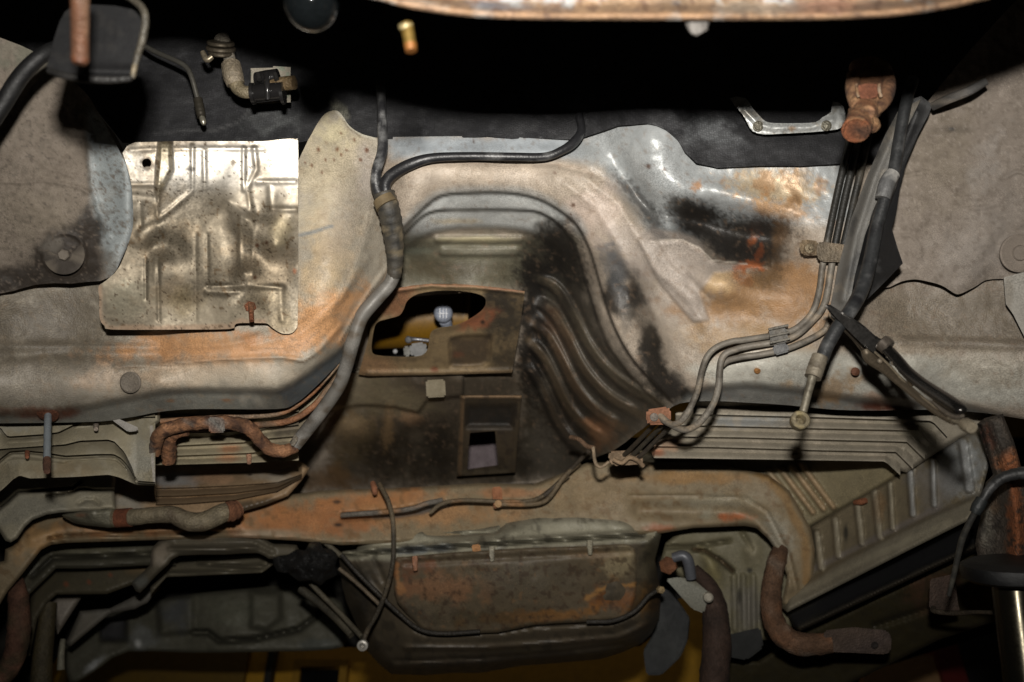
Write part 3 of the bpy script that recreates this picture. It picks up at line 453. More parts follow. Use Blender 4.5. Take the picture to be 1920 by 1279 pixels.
# pale flap at the far right
sheet("flap", L(1882, 520, 1960, 500, 2150, 480, 2150, 760, 1960, 700, 1925, 640, 1900, 590, 1886, 570), [('b', [(1882, 520, 1.455), (1960, 500, 1.42), (1960, 700, 1.45), (1900, 590, 1.46)])], [('b', (150, 146, 138), .6, 0, 1), ('o', 1890, 560, 10, 50, 0, (120, 112, 100), .6)], body, M_PAINT, 4, .008)

# ------------------------------------------------------------------ pressed heat shield on the left
hs_out = L(230, 287, 238, 274, 252, 267, 296, 266, 318, 265, 493, 265) + [tuple(p) for p in cr(L(530, 261, 549, 260, 556, 263, 559, 272, 559, 400, 559, 500, 558, 600, 556, 615, 546, 625, 528, 625, 511, 615, 503, 608, 494, 606, 449, 606, 440, 610, 430, 617, 336, 618, 211, 618, 196, 611, 187, 597, 186, 560, 185, 537, 199, 526, 224, 500, 246, 440, 250, 400, 246, 345, 236, 305), 3)]
hshole = cr([(275 + 9 * math.cos(a), 306 + 9 * math.sin(a)) for a in np.linspace(0, 6.283, 9)[:-1]], 2, True)
hz = [(230, 290, 3), (300, 268, 5), (300, 345, -2), (400, 268, 5), (400, 345, -2), (520, 263, 5), (559, 263, 5), (550, 340, -2), (240, 345, -2), (355, 372, 6), (420, 370, 6), (320, 400, 8), (300, 426, 9), (270, 450, 7), (245, 475, 2), (430, 402, 11), (440, 440, 11), (440, 500, 9), (400, 480, 13), (380, 440, 13), (350, 455, 9), (312, 455, -3), (288, 462, -4), (335, 470, 1),
    (308, 492, 8), (270, 505, 3), (210, 535, 2), (196, 600, -8), (300, 560, -2), (340, 570, -8), (400, 560, -3), (400, 612, -8), (300, 614, -9), (230, 610, -12), (461, 412, -6), (461, 512, -8), (482, 400, 5), (492, 480, 5), (500, 505, 3), (532, 400, -8), (515, 462, -10), (552, 430, -4), (554, 500, 8), (540, 522, 3), (520, 548, 0), (532, 605, 3), (500, 575, 2), (471, 576, 11), (448, 565, 2), (470, 542, 0), (430, 546, 4), (280, 385, 4), (250, 400, 3)]
hs_rel = [('f', lambda u, v: .00018 * (u - 400)), ('b', [(u, v, 1.488 - z / 1000) for u, v, z in hz]), ('l', L(246, 282, 300, 279, 493, 279), 4.5, -0.00136), ('l', L(243, 346, 299, 346), 5, -0.00204), ('l', L(361, 274, 361, 358), 4, -0.00204), ('l', L(383, 284, 384, 352), 4, -0.00204), ('l', L(457, 279, 457, 356), 4, -0.00238), ('l', L(477, 279, 481, 318, 464, 352, 470, 390), 5, -0.00238), ('l', L(482, 341, 552, 341), 5, -0.00238),
    ('p', L(299, 266, 320, 266, 322, 320, 300, 362, 297, 380, 292, 356), -.006, 5), ('l', L(245, 366, 296, 370), 5, 0.00136), ('l', L(264, 382, 264, 424), 4, -0.00136), ('l', L(294, 385, 296, 412, 330, 385, 356, 363), 5, -0.00238), ('l', L(252, 440, 262, 425, 300, 405), 7, -0.00136),
    ('l', L(273, 560, 273, 487), 3.5, -0.00170), ('l', L(296, 487, 298, 600), 3.5, -0.00170), ('l', L(367, 440, 367, 600), 4, -0.00102), ('l', L(388, 440, 389, 535), 4, -0.00136), ('l', L(450, 405, 450, 500, 456, 512), 4, -0.00170), ('l', L(474, 400, 474, 515), 4, -0.00136), ('l', L(510, 392, 556, 393), 5, -0.00204), ('l', L(506, 352, 508, 392), 5, -0.00170),
    ('l', L(389, 536, 455, 536), 4, -0.00204), ('l', L(388, 548, 430, 549, 450, 546), 5, 0.00204), ('l', L(466, 536, 530, 539), 5, -0.00238), ('l', L(526, 545, 529, 600), 6, -0.00136), ('n', 60, .003, 91), ('n', 14, .0006, 92), ('o', 275, 306, 16, 16, 0, .002)] + [('l', L(430, 380 + k * 7, 470, 404 + k * 6), 3, -0.00085) for k in range(3)]
hs_pnt = [('b', (150, 141, 126), .52, .68, .35), ('p', cr(L(240, 290, 559, 262, 559, 345, 470, 340, 440, 350, 380, 350, 300, 350), 2, True), (198, 193, 184), .9, 30, .3, dict(r=.46)), ('p', L(180, 420, 300, 400, 420, 366, 450, 400, 500, 400, 560, 400, 560, 640, 180, 640), (104, 95, 80), .85, 30, .4), ('n', 40, (126, 112, 92), .5, .2, .6, 93), ('o', 400, 590, 200, 30, 0, (140, 130, 112), .8, .6, dict(r=.6, m=.4)), ('o', 230, 560, 50, 40, 0, (120, 116, 100), .6, .5, dict(m=.5)), ('l', L(186, 540, 188, 600, 205, 616, 430, 615, 449, 604, 494, 604), 7, (150, 126, 104), .7, .6, dict(r=.7, m=.3)),  # top band lighter, lower half darker: tilt shading painted into the metal
    ('o', 530, 600, 34, 26, 0, (104, 92, 70), .7, .6, dict(r=.5)), ('o', 500, 560, 40, 30, 0, (96, 84, 62), .5, .5), ('o', 345, 565, 40, 30, 0, (112, 98, 70), .6, .5), ('o', 530, 430, 24, 40, 10, (104, 94, 70), .6, .4), ('p', cr(L(300, 268, 320, 268, 322, 320, 300, 362, 296, 350), 3, True), (112, 104, 78), .5, 6),
    ('n', 5.5, (62, 50, 36), .715, .04, .9, 94), ('n', 11, (84, 66, 44), .70, .05, .7, 95), ('l', [tuple(p) for p in hshole], 5, (70, 60, 48), .8, 1.2), ('l', L(320, 268, 440, 272, 480, 274), 5, (70, 58, 44), .6, 1.6), ('o', 362, 318, 9, 10, 0, (60, 56, 54), .8, 1.6), ('o', 430, 330, 7, 4, 0, (56, 46, 36), .7, 1.4),
    ('o', 552, 508, 6, 8, 0, (150, 80, 40), .8, .8), ('o', 478, 520, 5, 5, 0, (70, 44, 26), .9, .6), ('o', 482, 460, 4, 4, 0, (70, 44, 26), .9, .6), ('o', 500, 455, 4, 4, 0, (66, 44, 28), .9, .6), ('o', 470, 575, 12, 10, 0, (120, 74, 50), .7, .7)]
shield = thing("heat_shield", "shiny pressed metal heat shield speckled with rust under the black insulation", "heat shield", (400, 450, 1.5))
sheet("pressed_plate", hs_out, hs_rel, hs_pnt, shield, M_SMOOTH, 2.4, .006, holes=[hshole])
tube("stud", [(471, 572, 1.486), (471, 586, 1.470), (472, 602, 1.462)], [6, 5, 4.5], (140, 104, 80), (.5, .5, 1), shield, M_RUST, n=2, dirt=[((112, 66, 44), .5, .01)])
lathe("nut", (470, 575, 1.492), (0, -.3, 1), [(11, 0), (11, 5), (8, 8), (0, 8)], (120, 74, 50), (.7, .3, 1), shield, M_RUST, facets=6)

# round fastener on the left liner, right liner ring and rubber plug on the floor
fa = thing("fastener", "round felt washer with a hex screw in the dark stained corner of the liner", "fastener", (121, 477, 1.455))
lathe("washer", (121, 477, 1.458), (0.05, 0, 1), [(38, 0), (38, 3), (35, 4.5), (20, 3.5), (16, 4)], (92, 84, 74), (.8, 0, 1), fa, M_FELT, seg=40, dirt=[((54, 48, 42), .5, .015)])
lathe("hex_screw", (121, 478, 1.453), (0.05, -.1, 1), [(11, 0), (11, 6), (9, 8), (0, 8)], (110, 102, 92), (.6, .2, 1), fa, M_FELT, facets=6)
lathe("washer", (1911, 475, 1.447), (-0.05, 0, 1), [(36, -2), (36, 2), (33, 4), (31, 3), (15, 3), (13, 8), (0, 9)], (128, 118, 108), (.8, 0, 1), lab(thing("fastener", "pale round felt washer at the edge beside the pale flap", "fastener", (1911, 475, 1.45)), None), M_FELT, seg=40)
lathe("rubber_plug", (245, 717, 1.527), (0, 0, 1), [(20, 0), (20, 2.2), (17, 4), (15, 3), (0, 3)], (102, 94, 84), (.7, 0, 1), body, M_UNDER, seg=30)
for k, (u, v, d, r, c) in enumerate(((1420, 695, 1.513, 6, (160, 112, 60)), (1604, 697, 1.512, 8, (104, 66, 46)), (815, 694, 1.93, 7, (112, 64, 40)), (905, 604, 1.84, 5, (50, 40, 30)), (938, 693, 1.93, 6, (96, 80, 60)), (862, 545, 1.77, 5, (90, 76, 60)), (965, 552, 1.78, 5, (90, 76, 60)), (820, 636, 1.87, 8, (120, 86, 62)))):
    lathe("screw_head", (u, v, d), (0, 0, 1), [(r, -2), (r, 1), (r * .7, 3), (0, 4)], c, (.6, .3, 1), body, M_RUST, seg=14)

# threaded stud hanging from the cross member lip
st = thing("stud_bolt", "long grey threaded stud with a rusty tip below the rust spot", "bolt", (88, 776, 1.56))
tube("shank", [(90, 774, 1.565), (89, 810, 1.51), (88, 862, 1.44)], 6.6, (150, 160, 168), (.42, .35, .3), st, M_SMOOTH, n=8, rings=(.06, 2.2), seg=14)
tube("rusty_tip", [(88, 861, 1.441), (88, 872, 1.428), (88, 884, 1.412)], [7, 7.4, 6], (88, 60, 46), (.8, .1, 1), st, M_RUST, n=5, rings=(.08, 2.5))
lathe("flange", (90, 776, 1.562), (0, -.7, .7), [(20, 0), (19, 3), (10, 4), (8, 9)], (88, 52, 34), (.8, .2, 1), st, M_RUST, seg=20)

# ------------------------------------------------------------------ pipes and hoses of the tunnel's left side
wr = thing("wiring_hose", "black taped hose pair joining above the tunnel's left edge, one branch crossing the pale metal", "hose", (735, 390, 1.6))
tube("hose_branch", [(713, 150, 1.63), (716, 220, 1.60), (717, 280, 1.585), (706, 320, 1.575), (706, 350, 1.575), (718, 378, 1.575)], [8.5, 9, 10, 10, 11, 11], (36, 36, 38), (.45, 0, 1), wr, M_RUBBER, dirt=[((98, 98, 98), .40, .012)], n=6)
tube("hose_branch", [(1086, 215, 1.60), (1090, 245, 1.585), (1075, 268, 1.57), (1050, 284, 1.562), (1020, 294, 1.56), (960, 294, 1.555), (880, 293, 1.555), (812, 296, 1.558), (770, 308, 1.558), (734, 328, 1.565), (722, 350, 1.57), (732, 378, 1.575)], [7.5, 8, 9, 8, 8, 8, 8, 9, 11, 11, 11, 11], (32, 32, 34), (.4, 0, .8), wr, M_RUBBER, dirt=[((80, 80, 80), .34, .02)], n=6)
tube("taped_hose", [(720, 362, 1.572), (728, 390, 1.572), (736, 430, 1.585), (741, 480, 1.60), (739, 520, 1.61)], [20, 21, 20, 16, 13], (58, 54, 47), (.6, 0, 1), wr, M_RUBBER, dirt=[((100, 90, 72), .42, .02), ((34, 33, 31), .4, .012)], n=9, rings=(.05, 1.9))
tube("tape_band", [(718, 372, 1.568), (726, 386, 1.566)], [21, 22.5], (98, 84, 60), (.7, 0, 1), wr, M_RUBBER, n=2)
pp = thing("coolant_pipe", "long grey pipe running down the tunnel edge and turning rusty at its bend", "pipe", (660, 640, 1.62))
tube("grey_pipe", [(741, 505, 1.61), (731, 532, 1.61), (704, 562, 1.605), (677, 596, 1.605), (661, 642, 1.61), (648, 690, 1.63), (634, 726, 1.64), (604, 770, 1.65), (571, 812, 1.66), (553, 836, 1.66)], [13, 13, 14, 14, 14, 13, 13, 13, 13, 12], (100, 97, 92), (.5, .1, .8), pp, M_PAINT, dirt=[((118, 115, 110), .4, .03), ((84, 76, 66), .4, .02)], n=8)
tube("rusty_pipe", [(556, 838, 1.66), (530, 846, 1.65), (505, 842, 1.645), (488, 826, 1.64), (470, 806, 1.635), (447, 796, 1.63), (403, 792, 1.625), (345, 797, 1.62), (310, 806, 1.62), (295, 822, 1.625), (290, 850, 1.64)], [10, 12, 12, 12, 13, 13, 13, 13, 13, 12, 11], (112, 78, 54), (.8, .1, 1), pp, M_RUST, dirt=[((142, 102, 72), .45, .02), ((70, 48, 36), .42, .014), ((108, 100, 92), .25, .03)], n=9, seg=18, lump=.14)
tube("rusty_branch", [(352, 808, 1.65), (330, 812, 1.65), (318, 822, 1.655), (317, 845, 1.67), (316, 866, 1.68)], [9, 11, 12, 13, 12], (104, 72, 50), (.8, .1, 1), pp, M_RUST, dirt=[((140, 98, 68), .4, .016), ((66, 46, 34), .42, .012)], n=9, seg=18, lump=.2)
prism("pipe_clip", L(390, 782, 421, 783, 422, 811, 392, 812), 1.608, .03, (112, 108, 102), (.6, .3, 1), pp, M_RUST, 3, dirt=[((124, 82, 58), .5, .02)])
tube("weld_ear", [(556, 812, 1.66), (552, 826, 1.645), (548, 836, 1.64)], [3, 6, 3], (120, 112, 100), (.6, .2, 1), pp, M_RUST, n=3, flat=.4)
tube("inner_flange", [(735, 520, 1.66), (708, 545, 1.655), (684, 580, 1.655), (664, 622, 1.66), (640, 672, 1.665), (612, 708, 1.67), (572, 748, 1.675), (520, 776, 1.68), (420, 782, 1.68), (300, 790, 1.69)], 5, (126, 106, 86), (.6, 0, 1), body, M_RUST, dirt=[((152, 104, 70), .5, .05)], n=6)
tube("inner_flange", [(700, 570, 1.70), (672, 622, 1.70), (650, 680, 1.70), (616, 728, 1.70), (580, 768, 1.70), (530, 792, 1.71), (420, 800, 1.72), (320, 808, 1.72)], 6, (112, 92, 72), (.6, 0, 1), body, M_RUST, dirt=[((140, 96, 66), .5, .05)], n=6)

# ------------------------------------------------------------------ brake lines on the right
bl = thing("brake_line_set", "three dusty brake lines bent down the right toe board and clipped together", "brake lines", (1540, 520, 1.48))
gl = dict(col=(112, 106, 97), rmb=(.6, .1, 1), parent=bl, mat=M_RUBBER)
D0 = 1.485
tube("brake_line", [(1592, 262, 1.53), (1584, 300, 1.50), (1570, 362, 1.495), (1556, 430, 1.49), (1549, 470, D0), (1542, 500, D0), (1537, 540, D0), (1527, 577, D0), (1510, 602, D0), (1476, 623, D0), (1398, 637, D0), (1374, 640, D0), (1346, 650, D0), (1328, 666, D0), (1317, 692, 1.49), (1306, 738, 1.50), (1284, 782, 1.51), (1262, 796, 1.53), (1240, 786, 1.56)], 6.0, dirt=[((84, 78, 70), .4, .03), ((136, 122, 104), .3, .02)], n=7, seg=10, **gl)
tube("brake_line", [(1609, 262, 1.53), (1601, 300, 1.50), (1586, 365, 1.495), (1572, 430, 1.49), (1565, 470, D0), (1559, 500, D0), (1552, 545, D0), (1545, 572, D0), (1528, 597, D0), (1482, 634, 1.48), (1401, 650, D0), (1378, 656, D0), (1360, 664, D0), (1351, 682, D0), (1347, 726, 1.485), (1336, 760, 1.49), (1310, 794, 1.50), (1284, 806, 1.515), (1258, 796, 1.54), (1236, 778, 1.56)], 6.4, dirt=[((84, 78, 70), .4, .03), ((136, 122, 104), .3, .02)], n=7, seg=10, **gl)
tube("brake_line", [(1627, 262, 1.53), (1619, 300, 1.50), (1604, 365, 1.495), (1589, 430, 1.49), (1581, 470, D0), (1575, 510, D0), (1566, 560, D0), (1556, 600, D0), (1540, 624, D0), (1482, 652, D0), (1431, 664, D0), (1390, 670, 1.49), (1366, 676, 1.50), (1354, 684, 1.505)], 6.0, dirt=[((84, 78, 70), .4, .03), ((136, 122, 104), .3, .02)], n=7, seg=10, **gl)
for k, (pts) in enumerate((((1596, 250, 1.525), (1583, 304, 1.494), (1569, 366, 1.489), (1556, 428, 1.484), (1549, 462, 1.482)), ((1612, 250, 1.525), (1600, 304, 1.494), (1585, 366, 1.489), (1572, 428, 1.484), (1565, 462, 1.482)), ((1630, 250, 1.525), (1618, 304, 1.494), (1603, 366, 1.489), (1589, 428, 1.484), (1581, 462, 1.482)))):
    tube("line_sleeve", pts, 6.6, (34, 33, 30), (.5, 0, 1), bl, M_RUBBER, dirt=[((84, 78, 68), .35, .03)], n=4, seg=10)
bk = thing("line_bracket", "small rusty metal strap with a screwed ear holding the brake lines", "bracket", (1545, 470, 1.475))
prism("strap", L(1532, 456, 1540, 453, 1592, 460, 1590, 492, 1540, 491, 1531, 482), 1.466, .012, (96, 86, 72), (.6, .3, 1), bk, M_RUST, 3, dirt=[((120, 106, 88), .4, .02), ((60, 52, 42), .3, .01)])
prism("ear", L(1500, 452, 1508, 449, 1534, 452, 1535, 478, 1520, 480, 1504, 478, 1499, 466), 1.485, .008, (110, 94, 72), (.6, .3, 1), bk, M_RUST, 3, dirt=[((70, 56, 40), .4, .01)])
lathe("screw", (1517, 466, 1.485), (0, 0, 1), [(9, 0), (9, 4), (5, 6), (3.5, 6), (3.5, 14), (0, 15)], (120, 108, 88), (.5, .5, 1), bk, M_RUST, seg=12)
cl = thing("line_clip", "grey plastic clip gripping the brake lines below the hose", "clip", (1460, 637, 1.478))
prism("clip_body", L(1441, 616, 1458, 611, 1475, 614, 1478, 640, 1462, 646, 1445, 642), 1.468, .016, (98, 96, 92), (.6, 0, 1), cl, M_RUST, 3, dirt=[((124, 116, 104), .4, .02)])
prism("clip_foot", L(1448, 648, 1476, 643, 1481, 659, 1453, 667), 1.472, .014, (92, 92, 92), (.6, 0, 1), cl, M_RUST, 3)
for k, (a, b) in enumerate(((0, 0), (2, 13), (3, 25))):
    tube("clip_rib", [(1441 + a, 618 + b, 1.464), (1478 + a, 610 + b, 1.464)], 2.5, (112, 108, 100), (.6, 0, 1), cl, M_RUST, n=2, seg=8)
tube("brake_line", [(1232, 790, 1.60), (1206, 818, 1.68), (1176, 848, 1.76), (1164, 858, 1.80)], 4.5, (70, 62, 52), (.6, .1, 1), bl, M_RUST, n=4, seg=10)
tube("brake_line", [(1244, 796, 1.60), (1222, 818, 1.67), (1192, 848, 1.75), (1180, 860, 1.79)], 4.5, (76, 70, 60), (.6, .1, 1), bl, M_RUST, n=4, seg=10)
tube("brake_line", [(1258, 800, 1.60), (1238, 818, 1.66), (1206, 850, 1.75), (1192, 862, 1.79)], 4.2, (84, 76, 66), (.6, .1, 1), bl, M_RUST, n=4, seg=10)
rc = thing("rusty_clamp", "orange rusty block where the brake lines leave the right floor", "clamp", (1233, 780, 1.56))
prism("block", L(1212, 768, 1252, 762, 1258, 768, 1258, 790, 1250, 796, 1216, 797, 1211, 790), 1.555, .03, (122, 84, 62), (.8, .1, 1), rc, M_RUST, 4, dirt=[((166, 112, 80), .4, .02), ((96, 84, 76), .3, .02)])
lathe("screw", (1226, 782, 1.555), (0, 0, 1), [(8, 0), (8, 5), (0, 6)], (108, 100, 92), (.6, .3, 1), rc, M_RUST, seg=10)
rd = thing("rusty_clamp", "crusty rusted line clamp with curled wire ends at the tunnel's lower corner", "clamp", (1160, 860, 1.78))
prism("block", L(1142, 846, 1196, 844, 1204, 852, 1206, 870, 1150, 874, 1140, 862), 1.775, .03, (132, 112, 90), (.8, .1, 1), rd, M_RUST, 4, dirt=[((100, 72, 52), .45, .02)])
tube("wire_curl", [(1112, 838, 1.78), (1116, 866, 1.775), (1126, 876, 1.77), (1142, 866, 1.77)], 3.4, (140, 122, 100), (.6, .1, 1), rd, M_RUST, n=6, seg=8)
tube("wire_curl", [(1150, 862, 1.765), (1166, 868, 1.76), (1180, 858, 1.76), (1196, 864, 1.765), (1206, 874, 1.77)], 4.5, (136, 114, 90), (.7, .1, 1), rd, M_RUST, n=6, seg=8)
tube("wire_curl", [(1070, 820, 1.82), (1086, 824, 1.80), (1100, 836, 1.79), (1114, 840, 1.78)], 4.5, (104, 80, 60), (.7, .1, 1), rd, M_RUST, n=6, seg=8)

# ------------------------------------------------------------------ black guard, rubber brake hose, locking pliers
gd = thing("filler_guard", "black curved guard strip hanging down beside the right felt liner", "guard", (1650, 450, 1.42))
sheet("guard_sheet", L(1727, 180, 1748, 196, 1742, 214, 1722, 252, 1700, 304, 1688, 350, 1680, 403, 1672, 428, 1684, 468, 1693, 494, 1662, 526, 1622, 566, 1596, 590, 1580, 560, 1600, 430, 1640, 330, 1690, 230, 1700, 190), [('b', [(1727, 180, 1.44), (1748, 196, 1.44), (1680, 403, 1.40), (1693, 494, 1.38), (1600, 590, 1.45), (1590, 500, 1.47), (1640, 330, 1.46)]), ('l', L(1600, 560, 1640, 430, 1680, 300, 1720, 210), 10, .008)], [('b', (22, 22, 23), .5, 0, .6), ('n', 30, (58, 58, 58), .55, .1, .5, 101), ('o', 1645, 545, 30, 20, -40, (66, 66, 66), .6, .8)], gd, M_FELT, 3.5, .012)
sheet("guard_lip", L(1660, 252, 1684, 208, 1727, 186, 1700, 240, 1672, 300, 1648, 372, 1622, 440, 1602, 520, 1592, 580, 1562, 612, 1556, 580, 1572, 500, 1596, 410, 1626, 330), [('b', [(1660, 252, 1.45), (1727, 186, 1.43), (1622, 440, 1.44), (1562, 612, 1.46), (1572, 500, 1.465), (1602, 520, 1.44)]), ('l', L(1690, 216, 1640, 330, 1604, 440, 1580, 560), 9, .01)], [('b', (92, 90, 86), .55, 0, .8), ('n', 24, (120, 112, 100), .55, .1, .5, 102), ('o', 1600, 500, 10, 50, 14, (40, 40, 40), .8, .5), ('o', 1600, 420, 8, 30, 14, (46, 46, 46), .7, .6)], gd, M_FELT, 3.5, .008)
tube("top_strap", [(1748, 200, 1.44), (1778, 186, 1.41), (1818, 170, 1.39), (1850, 152, 1.385)], [8, 9, 9, 7], (62, 60, 58), (.5, 0, 1), gd, M_FELT, n=5, flat=.4, dirt=[((100, 94, 86), .4, .02)])
bh = thing("brake_hose", "black rubber brake hose with a crimped end fitting squeezed by the locking pliers", "hose", (1600, 570, 1.40))
tube("rubber_hose", [(1712, 150, 1.46), (1700, 188, 1.43), (1688, 250, 1.42), (1674, 330, 1.41), (1657, 380, 1.405), (1643, 430, 1.40), (1631, 490, 1.385), (1617, 540, 1.37), (1596, 580, 1.35), (1572, 612, 1.34), (1552, 646, 1.335), (1540, 676, 1.33)], [11, 11, 11, 11.5, 12, 12.5, 13, 13.5, 13.5, 13.2, 13, 13], (42, 43, 44), (.46, 0, .8), bh, M_RUBBER, dirt=[((84, 84, 84), .34, .02), ((26, 26, 28), .4, .03)], n=8, seg=16)
tube("hose_joint", [(1674, 326, 1.408), (1664, 342, 1.404), (1655, 372, 1.402)], [14, 15, 14], (88, 88, 88), (.5, 0, 1), bh, M_RUBBER, n=4, dirt=[((150, 148, 144), .4, .01)], seg=16)
tube("ferrule", [(1538, 668, 1.328), (1530, 690, 1.324), (1524, 708, 1.32)], [15, 16, 15.5], (120, 112, 98), (.55, .3, 1), bh, M_RUBBER, n=7, rings=(.03, 2.4), seg=18, dirt=[((92, 84, 72), .4, .01)])
tube("end_pipe", [(1524, 704, 1.32), (1516, 734, 1.316), (1506, 772, 1.312)], [8.5, 7.5, 7.5], (116, 110, 96), (.5, .4, 1), bh, M_RUBBER, n=5, seg=14, dirt=[((92, 86, 74), .4, .02)])
be = lathe("banjo_eye", (1499, 790, 1.315), (0, .45, 1), [(9, -8), (17, -8), (18, -4), (18, 9), (16, 11), (10, 11), (9, 9), (9, -8)], (126, 116, 94), (.5, .5, 1), bh, M_RUBBER, seg=28, dirt=[((160, 146, 110), .35, .01)])

pl = thing("locking_pliers", "dark chrome locking pliers clamped across the black rubber hose", "pliers", (1680, 690, 1.2773))
CH = (72, 70, 68); CR = (.22, .9, .25)
prism("upper_jaw", L(1545, 570, 1553, 569, 1580, 586, 1618, 608, 1628, 618, 1644, 632, 1664, 640, 1672, 652, 1664, 672, 1646, 672, 1622, 650, 1604, 634, 1582, 612, 1556, 588), [1.335, 1.335, 1.33, 1.325, 1.325, 1.325, 1.325, 1.325, 1.325, 1.325, 1.325, 1.33, 1.33, 1.335], .020, CH, CR, pl, M_SMOOTH, 4)
prism("lower_jaw", L(1552, 590, 1580, 614, 1606, 640, 1630, 664, 1650, 684, 1636, 684, 1618, 664, 1598, 638, 1572, 612), 1.338, .018, (60, 54, 46), (.3, .8, .3), pl, M_SMOOTH, 3, dirt=[((120, 104, 84), .3, .01)])
tube("upper_handle", [(1654, 646, 1.3096), (1676, 668, 1.2823), (1700, 696, 1.2525), (1726, 718, 1.2202), (1752, 736, 1.1878), (1780, 754, 1.1531), (1800, 768, 1.1282), (1804, 774, 1.1232)], [11, 11.5, 12, 13, 14.5, 15, 13, 6], CH, CR, pl, M_SMOOTH, n=7, seg=18, flat=.7)
lathe("pivot_collar", (1660, 647, 1.3022), (.62, -.62, .5), [(14, -10), (16, -8), (16, 6), (14, 9)], (100, 92, 84), (.3, .6, .2), pl, M_SMOOTH, seg=22)
tube("release_lever", [(1752, 752, 1.1878), (1776, 772, 1.1580), (1796, 782, 1.1332), (1804, 780, 1.1232)], [6, 9, 9, 5], (110, 102, 92), (.35, .6, .3), pl, M_SMOOTH, n=5, seg=12, flat=.6)
tube("lower_handle", [(1624, 656, 1.335), (1632, 672, 1.33), (1656, 690, 1.3071), (1690, 718, 1.2649), (1730, 752, 1.2152), (1766, 778, 1.1705), (1790, 790, 1.1406)], [10, 12, 10, 9, 8, 8, 9], (98, 88, 74), (.36, .6, .3), pl, M_SMOOTH, n=7, seg=14, flat=.8)
tube("edge_rib", [(1640, 660, 1.3270), (1672, 690, 1.2872), (1706, 728, 1.2450), (1740, 754, 1.2028), (1768, 774, 1.1680)], 2.4, (150, 138, 118), (.4, .6, .2), pl, M_SMOOTH, n=6, seg=8)
tube("spring", [(1688, 694, 1.2674), (1700, 706, 1.2525), (1711, 722, 1.2388)], 4.2, (120, 108, 90), (.38, .6, .2), pl, M_SMOOTH, n=16, rings=(.3, 1.9), seg=10)
for (u, v) in ((1649, 677), (1675, 681), (1728, 728)):
    lathe("rivet", (u, v, 1.318 - (u - 1640) * .00124), (0, 0, 1), [(5, 0), (5, 3), (3, 5), (0, 5.5)], (130, 120, 106), (.35, .6, .2), pl, M_SMOOTH, seg=14)
tube("screw_shaft", [(1784, 784, 1.1481), (1798, 792, 1.1307), (1808, 797, 1.1183)], [8, 6, 5], (130, 122, 106), (.4, .55, .3), pl, M_SMOOTH, n=8, rings=(.08, 2.5), seg=12)
tube("adjusting_knob", [(1806, 794, 1.1208), (1810, 796, 1.1158), (1818, 800, 1.1058), (1822, 802, 1.1009)], [9, 12.5, 12.5, 10], (140, 130, 112), (.45, .5, .8), pl, M_SMOOTH, n=5, seg=20, rings=(.05, 2.6))

# ------------------------------------------------------------------ things near the camera along the top
cm = thing("engine_cross_member", "long curved rusty beam edge crossing above the empty engine bay", "beam", (1280, 10, .86))
bb = cr(L(-500, -110, 0, -104, 200, -106, 330, -116, 500, -72, 640, -16, 707, 0, 774, 17, 875, 31, 1010, 37, 1280, 38, 1450, 38, 1582, 36, 1717, 26, 1851, -1, 1990, -46, 2200, -130), 4)
bo = [tuple(p) for p in bb] + L(2200, -420, -500, -420)
sheet("beam_face", bo, [('f', lambda u, v: .86 + 0 * u), ('l', [tuple(p + np.array([0, -8])) for p in bb], 9, .012), ('n', 60, .008, 111), ('p', [tuple(p) for p in bb + np.array([0, -24])] + L(2200, -420, -500, -420), -.012, 8)],
    [('b', (104, 84, 64), .6, .1, 1), ('n', 60, (92, 74, 60), .5, .1, .8, 112), ('n', 40, (120, 122, 122), .58, .08, .8, 113), ('o', 930, 12, 60, 12, 4, (72, 76, 84), .8, .6), ('o', 800, 8, 60, 8, 12, (134, 128, 120), .7, .6), ('l', [tuple(p + np.array([0, -9])) for p in bb], 8, (122, 94, 68), .7, .5), ('o', 1560, 12, 90, 16, -3, (126, 92, 76), .7, .8), ('n', 14, (70, 50, 38), .62, .06, .7, 114), ('o', 1420, 16, 90, 12, 0, (124, 116, 104), .5, 1)], cm, M_RUST, 4.5, .05)
nb = tube("weld_nub", [(1304, 30, .868), (1310, 50, .866), (1316, 62, .866)], [22, 21, 12], (76, 73, 70), (.6, .1, 1), cm, M_RUST, n=5, seg=16, flat=.5)
br = thing("brass_peg", "short brass peg hanging in the dark gap under the rusty beam", "peg", (768, 70, .875))
tube("peg_shank", [(762, 46, .878), (766, 66, .876), (769, 84, .875)], [13, 12, 12], (104, 84, 40), (.4, .6, .4), br, M_SMOOTH, n=4, seg=16)
tube("peg_tip", [(769, 83, .874), (771, 96, .873)], [12.5, 11], (112, 72, 34), (.45, .4, .4), br, M_SMOOTH, n=3, seg=16)
lathe("peg_cap", (761, 48, .877), (-.1, 1, .3), [(14, -6), (14, 3), (10, 5), (0, 5)], (120, 108, 76), (.45, .4, .4), br, M_SMOOTH, seg=18)
gb = thing("glass_bowl", "dark glossy rounded bowl hanging half out of view at the top", "bowl", (584, 0, .9))
pr_ = [(53 * math.sin(a) * (1 if a < 2 else 1), -58 * math.cos(a)) for a in np.linspace(0.02, 2.0, 16)]
lathe("bowl_shell", (584, 0, .91), (0, 1, .15), pr_, (9, 11, 12), (.07, 0, .1), gb, M_SMOOTH, seg=36)
lathe("bowl_rim", (584, -12, .91), (0, 1, .15), [(54, -3), (56, 0), (56, 8), (50, 10)], (16, 18, 19), (.2, 0, .1), gb, M_SMOOTH, seg=36)

